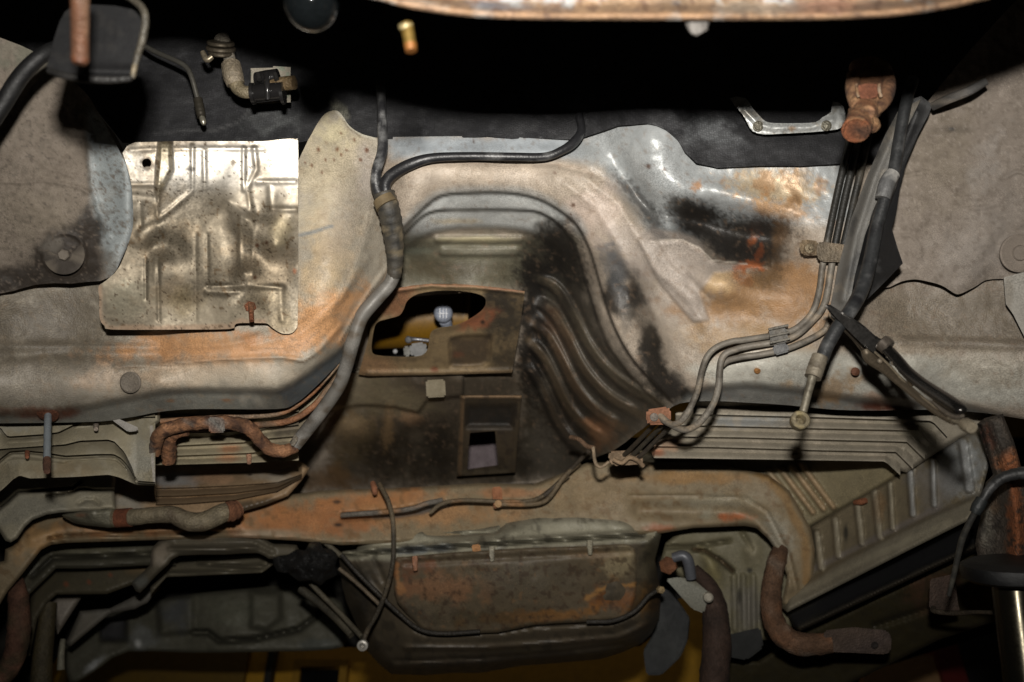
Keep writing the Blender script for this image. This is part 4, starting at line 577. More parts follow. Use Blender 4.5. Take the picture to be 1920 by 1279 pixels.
pd = thing("mounting_bracket", "black boxy bracket with a rounded frame hanging over the left felt liner", "bracket", (190, 80, .98))
BK = (24, 24, 25)
sheet("bracket_face", cr(L(112, 40, 132, 14, 160, 8, 268, 22, 262, 80, 246, 146, 200, 150, 96, 132, 92, 110), 2, True), [('b', [(112, 40, 1.0), (268, 22, .985), (246, 146, .965), (96, 132, .975)]), ('l', L(160, 132, 250, 134), 8, .01)], [('b', BK, .55, 0, .6), ('n', 20, (36, 35, 34), .55, .1, .5, 121)], pd, M_FELT, 4, .06)
tube("bracket_frame", [(150, -20, .975), (220, -14, .965), (258, 6, .955), (272, 30, .95), (268, 70, .95), (258, 104, .955), (248, 146, .96)], [7, 7, 7, 7, 7, 6, 5], (62, 58, 50), (.5, .1, .6), pd, M_RUST, n=6, seg=12, dirt=[((104, 94, 76), .35, .02)])
tube("bracket_lip", [(92, 132, .965), (130, 144, .955), (200, 150, .955), (246, 147, .955)], [6, 7, 7, 6], (30, 29, 28), (.5, 0, .6), pd, M_RUST, n=4, seg=10)
rod = thing("copper_rod", "blurred copper coloured rod pointing down in front of the black bracket", "rod", (150, 60, .82))
tube("rod_shaft", [(151, -60, .80), (150, 0, .81), (150, 60, .825), (150, 108, .835)], [17, 17, 16, 16], (86, 58, 42), (.5, .2, .6), rod, M_RUST, n=5, seg=18, dirt=[((106, 80, 62), .4, .02)])
lathe("rod_end", (150, 108, .835), (0, -1, .1), [(16, -2), (16, 6), (12, 12), (0, 14)], (92, 58, 40), (.45, .2, .6), rod, M_RUST, seg=20)
lh = tube("black_hose", [(-40, 262, 1.22), (0, 204, 1.22), (34, 150, 1.22), (62, 118, 1.22), (92, 96, 1.23), (130, 80, 1.26)], [16, 16, 16, 15, 14, 12], (8, 8, 9), (.6, 0, .7), None, M_RUBBER, n=7, seg=16, dirt=[((20, 20, 20), .35, .03)])
lab(lh, "thick black hose curving over the top of the left felt liner", "hose")
tp = thing("metal_tube", "thin bent dark metal tube ending in a threaded tip above the heat shield", "tube", (350, 140, 1.5))
tube("tube_run", [(240, 66, 1.56), (285, 94, 1.54), (330, 114, 1.52), (349, 126, 1.515), (359, 144, 1.51), (368, 176, 1.51), (372, 190, 1.51)], 5.0, (92, 90, 84), (.35, .6, .4), tp, M_SMOOTH, n=6, seg=12)
tube("fitting", [(371, 186, 1.508), (375, 206, 1.504), (378, 220, 1.502)], [8.5, 9, 8], (66, 62, 54), (.4, .6, 1), tp, M_SMOOTH, n=6, rings=(.06, 2.3), seg=14)
tube("tip", [(378, 218, 1.502), (381, 228, 1.50), (382, 234, 1.499)], [5, 6, 3], (150, 146, 132), (.3, .7, .3), tp, M_SMOOTH, n=3, seg=12)

# heater pipes at the firewall
hp = thing("heater_pipe", "short bent grey hose pipe with collar and clamp leaving the firewall", "pipe", (440, 130, 1.52))
tube("pipe_stub", [(416, 74, 1.53), (426, 96, 1.515), (434, 124, 1.51), (438, 140, 1.51)], [15, 12, 11, 11], (104, 98, 88), (.55, .1, 1), hp, M_RUST, n=5, seg=16)
tube("elbow_collar", [(433, 122, 1.508), (437, 142, 1.50), (442, 158, 1.50)], [18, 19, 17], (116, 106, 90), (.55, .1, 1), hp, M_RUST, n=5, seg=20)
tube("elbow", [(440, 150, 1.50), (447, 166, 1.495), (460, 173, 1.49), (478, 172, 1.49)], [15, 13, 12, 12], (108, 98, 78), (.5, .1, 1), hp, M_RUST, n=6, seg=16)
for k, (vv, rr) in enumerate(((82, 24), (92, 26), (101, 22))):
    lathe("hose_clamp", (414, vv, 1.51), (.1, 1, .45), [(rr, -3), (rr + 1.5, -1), (rr + 1.5, 2), (rr, 4)], (92, 84, 72), (.35, .7, .5), hp, M_SMOOTH, seg=30)
tube("clamp_screw", [(380, 98, 1.50), (388, 112, 1.495), (398, 106, 1.495)], [5, 6, 5], (132, 122, 104), (.4, .6, .6), hp, M_SMOOTH, n=4, seg=10)
tube("pipe_end", [(512, 160, 1.49), (530, 157, 1.485), (552, 155, 1.48)], [12, 13, 13], (108, 90, 64), (.5, .1, 1), hp, M_RUST, n=3, seg=18)
sheet("foam_pad", cr(L(470, 128, 512, 127, 512, 124, 545, 126, 545, 192, 470, 196), 1, True), [('f', lambda u, v: 1.545 + 0 * u), ('n', 12, .003, 3)], [('b', (128, 122, 110), .8, 0, 1), ('n', 10, (98, 116, 100), .55, .1, .5, 6)], hp, M_FELT, 2.6, .02)
bc = thing("quick_connector", "glossy black plastic connector clipped on the pipe over a pale foam pad", "connector", (500, 160, 1.48))
tube("connector_body", [(472, 176, 1.482), (492, 174, 1.48), (532, 170, 1.476)], [17, 17, 16], (26, 25, 25), (.22, 0, .2), bc, M_SMOOTH, n=4, seg=20)
tube("connector_body", [(480, 148, 1.495), (500, 146, 1.492), (522, 142, 1.49)], [12, 14, 13], (24, 23, 23), (.25, 0, .2), bc, M_SMOOTH, n=4, seg=20)
tube("latch", [(500, 140, 1.48), (501, 160, 1.462), (502, 186, 1.466)], [6, 5, 5], (34, 33, 33), (.22, 0, .2), bc, M_SMOOTH, n=4, seg=10)
for a in (474, 530): tube("collar", [(a - 3, 176, 1.48), (a + 3, 175.5, 1.48)], 20, (28, 27, 27), (.25, 0, .2), bc, M_SMOOTH, n=2, seg=22)
for a in (484, 516): tube("tab", [(a, 138, 1.478), (a + 3, 150, 1.474)], [4, 5], (36, 35, 34), (.25, 0, .2), bc, M_SMOOTH, n=2, seg=8)

# grommet frame and steering joint on the right
gm = thing("grommet_frame", "bright metal frame with two bolts on the black insulation", "frame", (1480, 230, 1.53))
sheet("frame_plate", cr(L(1368, 184, 1392, 214, 1402, 232, 1411, 246, 1432, 252, 1460, 251, 1520, 248, 1560, 244, 1576, 240, 1585, 226, 1582, 200, 1562, 190, 1558, 210, 1542, 220, 1530, 229, 1500, 231, 1456, 231, 1436, 228, 1424, 217, 1412, 204, 1398, 184), 2, True), [('f', lambda u, v: 1.525 + 0 * u), ('l', L(1396, 206, 1424, 234, 1450, 240, 1520, 239, 1560, 226), 6, .006), ('n', 14, .003, 3)], [('b', (176, 178, 176), .42, .4, .5), ('n', 14, (150, 140, 124), .55, .1, .5, 7), ('o', 1485, 240, 8, 6, 0, (150, 116, 80), .7, .7)], gm, M_SMOOTH, 2.4, .012)
for (u, v) in ((1421, 237), (1549, 236)):
    lathe("bolt", (u, v, 1.521), (0, 0, 1), [(10, 0), (10, 2), (7.5, 3), (7.5, 7), (5, 8), (0, 8)], (104, 100, 88), (.45, .5, .8), gm, M_RUST, seg=18)
sj = thing("steering_joint", "orange rusty steering joint hanging beside the bright grommet frame", "joint", (1628, 205, 1.23))
RU = dict(rmb=(.85, .05, 1), parent=sj, mat=M_RUST); RD = [((122, 92, 64), .42, .010), ((66, 42, 28), .38, .012)]
tube("yoke", [(1632, 130, 1.26), (1634, 160, 1.24), (1632, 182, 1.225), (1624, 202, 1.215), (1616, 216, 1.21)], [40, 42, 38, 30, 27], (92, 60, 38), dirt=RD, n=6, seg=22, flat=.7, **RU)
for a in (-1, 1): tube("yoke_ear", [(1632 + a * 32, 140, 1.23), (1632 + a * 33, 166, 1.215), (1630 + a * 27, 192, 1.205), (1624 + a * 18, 210, 1.20)], [12, 14, 12, 8], (98, 68, 46), dirt=RD, n=5, seg=14, **RU)
sheet("yoke_recess", cr(L(1610, 160, 1644, 158, 1644, 182, 1614, 184), 2, True), [('f', lambda u, v: 1.196 + 0 * u)], [('b', (104, 62, 42), .85, 0, 1)], sj, M_RUST, 2.4, .03)
for a, w in ((1606, 3), (1648, 3)): tube("pin_ring", [(a, 158, 1.192), (a + 1, 172, 1.19), (a + 4, 182, 1.19)], w, (150, 132, 112), dirt=RD, n=3, seg=8, **RU)
tube("lower_sleeve", [(1622, 206, 1.21), (1614, 226, 1.195), (1607, 240, 1.185)], [27, 27, 26], (96, 62, 38), dirt=RD, n=5, seg=24, **RU)
lathe("sleeve_bore", (1605, 243, 1.178), (-.34, -.62, .7), [(26, -3), (26, 2), (22, 3), (20, -1), (0, -2)], (110, 64, 38), (.85, .05, 1), sj, M_RUST, seg=28, dirt=RD)
tube("clamp_lug", [(1616, 222, 1.19), (1632, 230, 1.19), (1640, 240, 1.195)], [14, 15, 12], (90, 62, 42), dirt=RD, n=4, seg=16, **RU)
lathe("clamp_bolt", (1627, 211, 1.18), (-.1, .2, 1), [(14, -4), (14, 2), (12, 4), (9, 3), (0, 2)], (134, 98, 72), (.8, .05, 1), sj, M_RUST, seg=22, dirt=RD)

# ------------------------------------------------------------------ rear half of the car: ribbed floors, beam, sill
def gr(P, w=2.2, h=.030): return ('l', P, w * .92, -h * 1.7)
OL = (126, 118, 100)
ROLL = (8.0, 0.016)
# boot floor far behind, near black to paint the shade in the gaps
sheet("boot_floor", L(-60, 820, 1980, 820, 1980, 1180, 1880, 1180, 1620, 1262, 1590, 1310, 1330, 1310, 1320, 1110, 1246, 1130, 1240, 1180, 1200, 1212, 690, 1214, 560, 1212, 380, 1216, 120, 1216, 60, 1300, -60, 1300), [('b', [(-60, 820, 2.75), (1980, 820, 2.75), (960, 820, 2.8), (960, 1210, 2.9), (-60, 1300, 2.9), (1980, 1180, 2.9), (1450, 1310, 2.9)]), ('n', 80, .06, 301)], [('b', (26, 24, 21), .8, 0, 1), ('n', 50, (40, 37, 30), .5, .2, .6, 302)], body, M_UNDER, 8, .03, roll=None)
def strips(lines, u0, u1, base, pnt, h, end=0.0, par=None, nm="floor_rib"):
    """each rib of a pressed floor as its own part: it leans forward to its lower edge and hides the top of the next one"""
    for i, (a, b) in enumerate(zip(lines[:-1], lines[1:])):
        A, B = np.asarray(a, float), np.asarray(b, float); ur = u1[i] if isinstance(u1, list) else u1; us = np.linspace(u0[i] if isinstance(u0, list) else u0, ur, 60)
        ue = us + end * np.clip((us - (ur - 60)) / 60, 0, 1)
        top = np.interp(us, A[:, 0], A[:, 1]); bot = np.interp(us, B[:, 0], B[:, 1]) - 0.8
        out = [(x, y - 4) for x, y in zip(us, top)] + [(x, y) for x, y in zip(ue, bot)][::-1]
        fr = lambda u, v, A=A, B=B: h * (1 - np.clip((v - np.interp(u, A[:, 0], A[:, 1])) / np.maximum(np.interp(u, B[:, 0], B[:, 1]) - np.interp(u, A[:, 0], A[:, 1]), 4), 0, 1)) ** 1.4
        o = sheet(nm, out, [base, ('f', fr), ('n', 40, .006, 181)], pnt, par or body, M_PAINT, 2.4, .05, roll=None)
# left pressed guard
g_out = L(-30, 780, 300, 768, 300, 790, 285, 802, 285, 830, 287, 870, 291, 893, 293, 910, 256, 910, 240, 903, 224, 896, 203, 891, 142, 895, 57, 898, 45, 895, 37, 892, 24, 900, 12, 912, 0, 922, -30, 940)
G1 = cr(L(-30, 780, 0, 801, 12, 818, 20, 819, 79, 815, 110, 811, 128, 803, 145, 792), 3); G2 = cr(L(-30, 846, 8, 842, 79, 837, 122, 834, 150, 827, 203, 825, 215, 829, 234, 849, 252, 882), 3); G3 = cr(L(-30, 884, 0, 861, 18, 847, 45, 845, 79, 848, 122, 855, 183, 852, 213, 852, 228, 860, 240, 874, 252, 896), 3)
g_rel = [('b', [(-30, 780, 1.66), (-30, 930, 1.66), (140, 800, 1.66), (140, 890, 1.655), (240, 800, 1.66), (260, 905, 1.645), (290, 800, 1.64), (291, 905, 1.635), (60, 850, 1.655)]), gr(G1, 3.2, .03), gr(G2, 3.0, .03), gr(G3, 3.2, .034), ('l', [tuple(p + np.array([0, -9])) for p in G2], 7, .012), ('l', [tuple(p + np.array([0, 10])) for p in G3], 7, .010), ('l', L(130, 868, 190, 866, 215, 870, 240, 896), 6, -.010), ('n', 40, .008, 131)]
g_pnt = [('b', (136, 128, 108), .6, 0, .7), ('o', 262, 850, 26, 60, 0, (138, 136, 126), .8), ('o', 100, 880, 80, 16, 0, (130, 116, 92), .7), ('o', 30, 800, 50, 14, 0, (150, 148, 138), .6), ('l', L(284, 800, 285, 850, 290, 905), 3, (176, 170, 164), .7), ('n', 26, (150, 144, 128), .58, .1, .4, 132)]
gu = thing("floor_guard", "grey olive wavy pressed sheet under the front lip beside the threaded stud", "panel", (140, 850, 1.65))
sheet("pressed_sheet", g_out, g_rel, g_pnt, gu, M_PAINT, 2.0, .012)
prism("support_strip", L(208, 786, 222, 785, 260, 802, 258, 808, 240, 810), 1.60, .008, (146, 142, 136), (.55, .1, 1), gu, M_PAINT, 2)
strips([L(-30, 772, 300, 770), L(-30, 795, 0, 801, 12, 818, 20, 819, 79, 815, 110, 811, 142, 795, 180, 787, 292, 782), L(-30, 846, 8, 842, 79, 837, 122, 834, 150, 827, 203, 825, 215, 829, 234, 849, 248, 878, 256, 902, 292, 905),
    L(-30, 884, 0, 861, 18, 847, 45, 845, 79, 848, 122, 855, 183, 852, 213, 852, 228, 860, 240, 874, 251, 894, 258, 907, 292, 909), L(-30, 940, 0, 922, 12, 912, 24, 900, 37, 892, 45, 895, 57, 898, 142, 895, 203, 891, 224, 896, 240, 903, 256, 910, 292, 911)], -30, 291, ('b', [(a, b, c - .022) for a, b, c in g_rel[0][1]]), g_pnt, .032, 0, gu, "pressed_rib")
tube("pin", [(180, 795, 1.635), (180, 800, 1.622), (180, 805, 1.612)], [5, 4.5, 4], (142, 130, 118), (.6, 0, 1), gu, M_RUST, n=3, seg=10)
tube("pin", [(51, 848, 1.635), (51, 852, 1.622), (51, 857, 1.612)], [4.5, 4.5, 3.5], (138, 84, 58), (.8, 0, 1), gu, M_RUST, n=3, seg=10)

C1 = cr(L(-30, 975, 0, 952, 12, 943, 32, 925, 45, 922, 130, 916, 140, 912, 152, 904), 3); C2 = cr(L(88, 930, 130, 925, 150, 917, 179, 919, 214, 919), 3)
c_rel = [('b', [(-30, 880, 1.92), (-30, 1020, 1.85), (100, 900, 1.92), (100, 960, 1.86), (215, 905, 1.93), (215, 955, 1.87), (20, 1015, 1.84)]), gr(C1, 2.4), gr(C2, 2.2), ('l', L(148, 944, 160, 937, 176, 937, 186, 944), 4, -.012), ('n', 40, .008, 141)]
sheet("side_floor_panel", L(-30, 870, 215, 870, 217, 900, 214, 920, 217, 955, 160, 958, 114, 961, 87, 965, 61, 975, 47, 988, 32, 1010, 20, 1017, 10, 1014, 0, 998, -30, 960), c_rel, [('b', (150, 143, 124), .6, 0, .7), ('o', 60, 950, 90, 40, 0, (132, 130, 120), .6)], body, M_PAINT, 2.6, .012)
# ribbed floor left of the tunnel
r_rel = [('b', [(280, 770, 1.74), (640, 690, 1.74), (285, 875, 1.80), (480, 868, 1.80), (545, 842, 1.78), (400, 820, 1.77)]), ('n', 40, .006, 151)]
sheet("ribbed_floor_panel", L(280, 760, 645, 670, 610, 750, 566, 822, 545, 846, 510, 852, 480, 867, 334, 872, 282, 875), r_rel, [('b', (156, 146, 122), .55, 0, .7), ('o', 430, 842, 22, 9, 0, (178, 128, 92), .9, .5), ('o', 430, 860, 26, 8, 0, (184, 142, 106), .9, .5), ('o', 540, 800, 70, 30, -20, (90, 80, 68), .8), ('o', 420, 826, 20, 6, 0, (150, 112, 84), .7), ('o', 300, 800, 120, 8, 0, (168, 154, 134), .5)], body, M_PAINT, 2.1, .016)
tube("drain_pin", [(466, 848, 1.79), (467, 858, 1.775), (467, 868, 1.765)], [5, 5, 4], (176, 134, 108), (.7, 0, 1), body, M_RUST, n=3, seg=10)
r2_rel = [('b', [(215, 900, 2.02), (215, 960, 1.97), (330, 880, 2.04), (560, 876, 2.03), (540, 940, 1.98), (400, 960, 1.96)]), ('n', 40, .006, 161)]
sheet("ribbed_floor_panel", L(215, 880, 300, 868, 560, 862, 580, 878, 566, 900, 540, 930, 500, 946, 445, 962, 280, 970, 212, 966), r2_rel, [('b', (150, 126, 98), .5, 0, .7), ('o', 320, 900, 60, 16, 0, (150, 148, 146), .9), ('o', 410, 897, 50, 12, 0, (186, 146, 112), .85), ('o', 505, 893, 46, 12, 6, (174, 162, 144), .85), ('o', 430, 932, 120, 9, 0, (150, 118, 82), .7), ('o', 480, 950, 80, 14, -5, (50, 44, 34), .8), ('o', 240, 940, 30, 20, 0, (150, 150, 142), .7)], body, M_PAINT, 2.8, .016)

strips([L(200, 770, 420, 768, 476, 762, 560, 750, 640, 690), L(200, 796, 420, 793, 476, 787, 560, 772, 640, 720), L(200, 816, 420, 812, 488, 806, 567, 796, 640, 748), L(200, 838, 334, 836, 457, 830, 501, 823, 560, 818, 640, 790), L(200, 857, 334, 855, 467, 850, 540, 842, 640, 830), L(200, 874, 334, 872, 480, 868, 560, 864, 640, 860)], 286, 560, ('b', [(a, b, c - .03) for a, b, c in r_rel[0][1]]), [('b', (156, 146, 122), .55, 0, .7), ('o', 430, 842, 24, 9, 0, (166, 122, 90), .9, .5), ('o', 430, 860, 28, 8, 0, (170, 134, 104), .9, .5), ('o', 540, 800, 70, 30, -20, (84, 76, 66), .8)], .055)
strips([L(200, 892, 350, 886, 440, 882, 520, 876, 600, 860), L(200, 918, 350, 915, 440, 911, 520, 905, 560, 892, 600, 872), L(200, 934, 350, 930, 440, 925, 520, 914, 560, 896, 600, 876), L(200, 950, 350, 945, 440, 938, 520, 922, 560, 900, 600, 880)], 292, 566, ('b', [(a, b, c - .03) for a, b, c in r2_rel[0][1]]), [('b', (140, 118, 92), .5, 0, .7), ('o', 320, 900, 60, 16, 0, (150, 148, 146), .9), ('o', 410, 897, 50, 12, 0, (170, 136, 106), .85), ('o', 505, 893, 46, 12, 6, (164, 154, 138), .85)], .04)
# rear beam across the car
bt = L(-30, 1150, -30, 1060, 8, 1052, 10, 1030, 24, 1024, 45, 994, 64, 978, 92, 966, 130, 960, 215, 952, 330, 948, 440, 948, 530, 930, 600, 920, 640, 918, 720, 916, 800, 912, 900, 906, 1000, 908, 1060, 885, 1100, 868, 1200, 866, 1330, 868, 1440, 890, 1480, 920, 1520, 990, 1528, 1030, 1526, 1080, 1510, 1120, 1480, 1146, 1466, 1130, 1476, 1080, 1462, 1040, 1440, 1010, 1418, 990, 1395, 986, 1300, 990, 1240, 1000, 1200, 1002, 900, 1010, 700, 1020, 640, 1022, 560, 1014, 450, 1008, 302, 1012, 122, 1018, 94, 1022, 77, 1031, 42, 1076, 14, 1109, -10, 1150)
b_rel = [('b', [(-30, 1150, 1.93), (10, 1030, 1.94), (100, 970, 1.99), (90, 1020, 1.95), (330, 950, 2.06), (302, 1010, 2.00), (640, 920, 2.10), (640, 1020, 2.02), (900, 908, 2.12), (900, 1000, 2.03), (1100, 870, 2.10), (1200, 1000, 2.02), (1330, 870, 2.06), (1330, 985, 2.00), (1440, 900, 2.02), (1440, 1000, 1.99), (1520, 1000, 2.0), (1480, 1140, 1.99)]),
    ('l', L(60, 1010, 110, 992, 300, 984, 450, 978), 12, .012), ('l', L(1180, 930, 1300, 930, 1400, 934, 1440, 960, 1480, 1040, 1496, 1110), 3, .006), ('l', L(1200, 956, 1380, 960, 1420, 976, 1460, 1040, 1480, 1100), 16, .02), ('o', 1325, 962, 18, 14, 0, -.006), gr(L(92, 1010, 130, 1004, 300, 1001, 450, 998), 3, .01), ('p', L(640, 962, 730, 956, 800, 944, 835, 938, 840, 948, 800, 958, 760, 968, 640, 976), -.012, 4), ('n', 50, .008, 171),
    gr(L(1010, 905, 1060, 880), 4, .01)]
ORG = (168, 114, 70)
b_pnt = [('b', (134, 119, 94), .62, 0, .8), ('o', 560, 975, 190, 40, -4, ORG, .95), ('o', 250, 985, 170, 24, -2, (164, 120, 80), .9), ('o', 700, 940, 140, 26, -2, ORG, .9), ('o', 820, 960, 160, 26, 0, (164, 124, 84), .85), ('o', 70, 1010, 50, 40, -40, (172, 136, 92), .8), ('o', 500, 1000, 80, 10, 0, (160, 148, 128), .7, .5), ('o', 960, 925, 80, 10, 0, (170, 116, 76), .6), ('o', 1290, 895, 140, 14, 0, (150, 114, 68), .8), ('o', 1120, 930, 120, 40, 0, (138, 118, 88), .6), ('o', 1340, 940, 110, 16, 0, (152, 144, 124), .8), ('o', 1460, 1010, 26, 60, -25, (150, 145, 130), .8),
    ('o', 1380, 968, 36, 10, 0, (176, 104, 64), .9, .7), ('o', 1325, 966, 18, 14, 0, (138, 132, 112), .8, .3), ('l', L(1420, 880, 1470, 930, 1510, 1010, 1512, 1090), 9, (138, 106, 62), .7, .5), ('o', 1240, 990, 40, 8, 0, (150, 86, 52), .7, .8), ('p', L(690, 964, 760, 960, 800, 944, 838, 938, 846, 948, 800, 962, 750, 970, 700, 972), (98, 104, 106), .8, 4), ('o', 640, 980, 50, 30, 0, (150, 100, 64), .6, .8), ('n', 14, (110, 84, 54), .6, .1, .5, 172), ('o', 632, 941, 10, 4, 0, (34, 30, 24), .9, .2), ('o', 634, 984, 11, 5, 0, (30, 27, 22), .9, .2)]
sheet("rear_cross_beam", bt, b_rel, b_pnt, body, M_PAINT, 3.0, .03)
# right ribbed floors
p1_rel = [('b', [(1200, 750, 1.72), (1850, 750, 1.68), (1215, 858, 1.82), (1560, 864, 1.80), (1700, 885, 1.80), (1500, 800, 1.76), (1850, 800, 1.70)]), 
    ('l', L(1716, 826, 1736, 852), 4, .01), ('l', L(1694, 846, 1716, 874), 4, .01), ('l', L(1660, 866, 1676, 884), 4, .01), ('n', 40, .006, 181)]
sheet("ribbed_floor_panel", L(1300, 745, 1870, 745, 1852, 800, 1800, 822, 1762, 846, 1744, 857, 1700, 886, 1684, 882, 1676, 872, 1660, 863, 1560, 863, 1440, 861, 1225, 857, 1220, 846, 1262, 800), p1_rel, [('b', (150, 142, 127), .55, 0, .7), ('o', 1400, 792, 90, 12, 0, (160, 164, 166), .7), ('o', 1240, 835, 40, 14, 0, (180, 140, 110), .7, .7), ('o', 1232, 850, 20, 8, 0, (170, 108, 76), .8), ('o', 1720, 800, 60, 40, 20, (148, 142, 124), .7), ('o', 1590, 800, 40, 8, 0, (172, 160, 132), .5), ('n', 30, (182, 172, 156), .58, .1, .5, 182)], body, M_PAINT, 2.1, .016)
strips([L(1150, 752, 1900, 756), L(1200, 776, 1340, 778, 1540, 783, 1748, 790, 1776, 820), L(1200, 797, 1340, 799, 1540, 804, 1722, 808, 1756, 842), L(1200, 818, 1400, 821, 1540, 825, 1700, 829, 1734, 862), L(1200, 837, 1340, 839, 1540, 845, 1680, 848, 1712, 880), L(1200, 859, 1340, 861, 1540, 864, 1660, 866, 1688, 892)], [1300, 1266, 1240, 1230, 1226], [1776, 1756, 1734, 1712, 1688], ('b', [(a, b, c - .03) for a, b, c in p1_rel[0][1]]), [('b', (150, 142, 127), .55, 0, .7), ('o', 1400, 792, 90, 12, 0, (150, 154, 156), .7), ('o', 1240, 835, 40, 14, 0, (164, 130, 104), .7, .7), ('o', 1232, 850, 20, 8, 0, (150, 98, 72), .8), ('n', 30, (168, 158, 142), .58, .1, .5, 182)], .06, 0)
p2_rel = [('b', [(1160, 850, 2.16), (1440, 850, 2.10), (1640, 850, 1.92), (1745, 850, 1.80), (1530, 985, 2.04), (1640, 920, 1.92), (1440, 920, 2.08)])] + [('r', L(1440 + k, 880 + j, 1500 + k, 960 + j), 5, .014, 6) for k, j in ((0, 2), (24, 0), (44, -6), (62, -10))] + [('n', 40, .006, 191)]
sheet("seat_floor_panel", L(1150, 845, 1690, 845, 1760, 842, 1640, 918, 1522, 986, 1500, 1000, 1420, 900, 1150, 900), p2_rel, [('b', (128, 118, 92), .6, 0, .7)] + [('l', L(1440 + k, 880 + j, 1500 + k, 960 + j), 6, (178, 150, 116), .7, .4) for k, j in ((0, 2), (24, 0), (44, -6), (62, -10))] + [('o', 1460, 880, 80, 20, 0, (132, 124, 104), .5)], body, M_PAINT, 3, .016)
# right sill with upright pressed ribs
s_out = L(1744, 854, 1772, 838, 1812, 816, 1852, 798, 1860, 850, 1842, 920, 1828, 962, 1816, 976, 1700, 1034, 1590, 1090, 1476, 1148, 1462, 1136, 1480, 1110, 1512, 1080, 1524, 1040, 1520, 988, 1560, 964, 1640, 917)
s_base = [(1744, 854, 1.80), (1852, 800, 1.66), (1842, 920, 1.66), (1816, 976, 1.65), (1640, 917, 1.92), (1522, 988, 2.04), (1524, 1060, 2.02), (1476, 1148, 1.98), (1640, 1060, 1.82), (1700, 950, 1.82)]
bars = (((1806, 830), (1818, 915), 9), ((1749, 865), (1752, 946), 5), ((1706, 876), (1712, 964), 6), ((1669, 908), (1674, 990), 5), ((1640, 922), (1650, 1006), 6), ((1608, 946), (1616, 1018), 6), ((1566, 974), (1572, 1042), 6), ((1532, 1000), (1540, 1064), 6))
s_rel = [('b', s_base), ('p', L(1476, 1120, 1560, 1062, 1680, 1000, 1760, 962, 1836, 928, 1870, 980, 1470, 1180), .016, 6)] + [('r', [a, b], r, .016, 7) for a, b, r in bars] + [('l', L(1744, 858, 1640, 920, 1522, 990), 3, .006), ('n', 40, .006, 201)]
s_pnt = [('b', (112, 102, 82), .6, 0, .7), ('o', 1800, 880, 60, 60, 0, (148, 152, 154), .85), ('o', 1750, 910, 50, 50, 0, (112, 108, 104), .6), ('p', L(1476, 1120, 1560, 1064, 1680, 1002, 1760, 964, 1836, 930, 1870, 980, 1470, 1180), (120, 114, 99), .85, 6), ('l', L(1520, 1070, 1640, 1010, 1760, 952), 7, (112, 106, 104), .6, .4), ('l', L(1500, 1110, 1640, 1042, 1780, 978), 7, (142, 135, 116), .7, .4)] + [('l', [a, b], r, (168, 160, 140) if a[0] < 1700 else (170, 172, 172), .7, .3) for a, b, r in bars] + [('o', 1586, 1000, 5, 20, 0, (40, 40, 36), .9, .2), ('o', 1614, 942, 12, 7, 0, (128, 78, 50), .9, .6), ('o', 1515, 1020, 6, 4, 0, (44, 36, 28), .9, .3), ('o', 1650, 950, 14, 30, 0, (120, 92, 60), .5, .6)]
sheet("ribbed_sill", s_out, s_rel, s_pnt, body, M_PAINT, 2.8, .02)
tube("sill_bolt", [(1604, 942, 1.93), (1614, 941, 1.91), (1624, 938, 1.90)], [5, 6, 5], (136, 84, 56), (.8, 0, 1), body, M_RUST, n=3, seg=10)
# inner panel under the beam on the right, and dark floor strip under the sill
sheet("inner_wing_panel", L(1236, 1060, 1248, 1018, 1290, 985, 1420, 980, 1460, 1020, 1500, 1080, 1480, 1200, 1420, 1200, 1368, 1220, 1340, 1120, 1290, 1090), [('b', [(1240, 1050, 2.14), (1290, 985, 2.16), (1420, 985, 2.14), (1500, 1080, 2.10), (1368, 1210, 2.16), (1300, 1090, 2.16)]), gr(L(1248, 1026, 1300, 1024, 1368, 1014), 4, .012), gr(L(1300, 1030, 1321, 1033, 1350, 1050, 1373, 1070), 4, .02), ('o', 1334, 1060, 14, 30, -25, .03), ('o', 1412, 1034, 14, 20, 0, .02), ('l', L(1392, 1000, 1410, 1030), 4, -.012)] + [('r', L(u, 1080, u + 2, 1180), 5, .01, 6) for u in (1376, 1394, 1412)],
      [('b', (112, 106, 84), .65, 0, .7), ('o', 1334, 1060, 18, 40, -25, (140, 130, 92), .8), ('o', 1412, 1034, 16, 22, 0, (146, 138, 114), .8), ('o', 1400, 1140, 40, 50, 0, (112, 108, 102), .7), ('o', 1406, 1070, 7, 6, 0, (24, 22, 18), .9, .3), ('o', 1386, 1118, 5, 18, 0, (40, 38, 34), .8, .2), ('l', L(1300, 1030, 1321, 1033, 1350, 1050, 1373, 1070), 4, (84, 58, 34), .6)], body, M_PAINT, 3.2, .02)
sk = thing("side_skirt", "long glossy black strip running along under the ribbed sill", "skirt", (1640, 1080, 1.95))
sheet("skirt_face", L(1812, 984, 1816, 978, 1830, 990, 1830, 1030, 1760, 1062, 1640, 1118, 1500, 1184, 1488, 1176, 1474, 1150), [('b', [(1816, 980, 1.74), (1826, 1030, 1.72), (1476, 1150, 2.08), (1500, 1184, 2.04), (1640, 1070, 1.94), (1640, 1118, 1.90)]), ('l', L(1500, 1178, 1640, 1112, 1760, 1056, 1826, 1026), 5, .012)], [('b', (30, 30, 31), .35, 0, .5), ('l', L(1500, 1178, 1640, 1112, 1760, 1056, 1826, 1026), 5, (78, 72, 62), .7, .5)], sk, M_FELT, 3, .02)
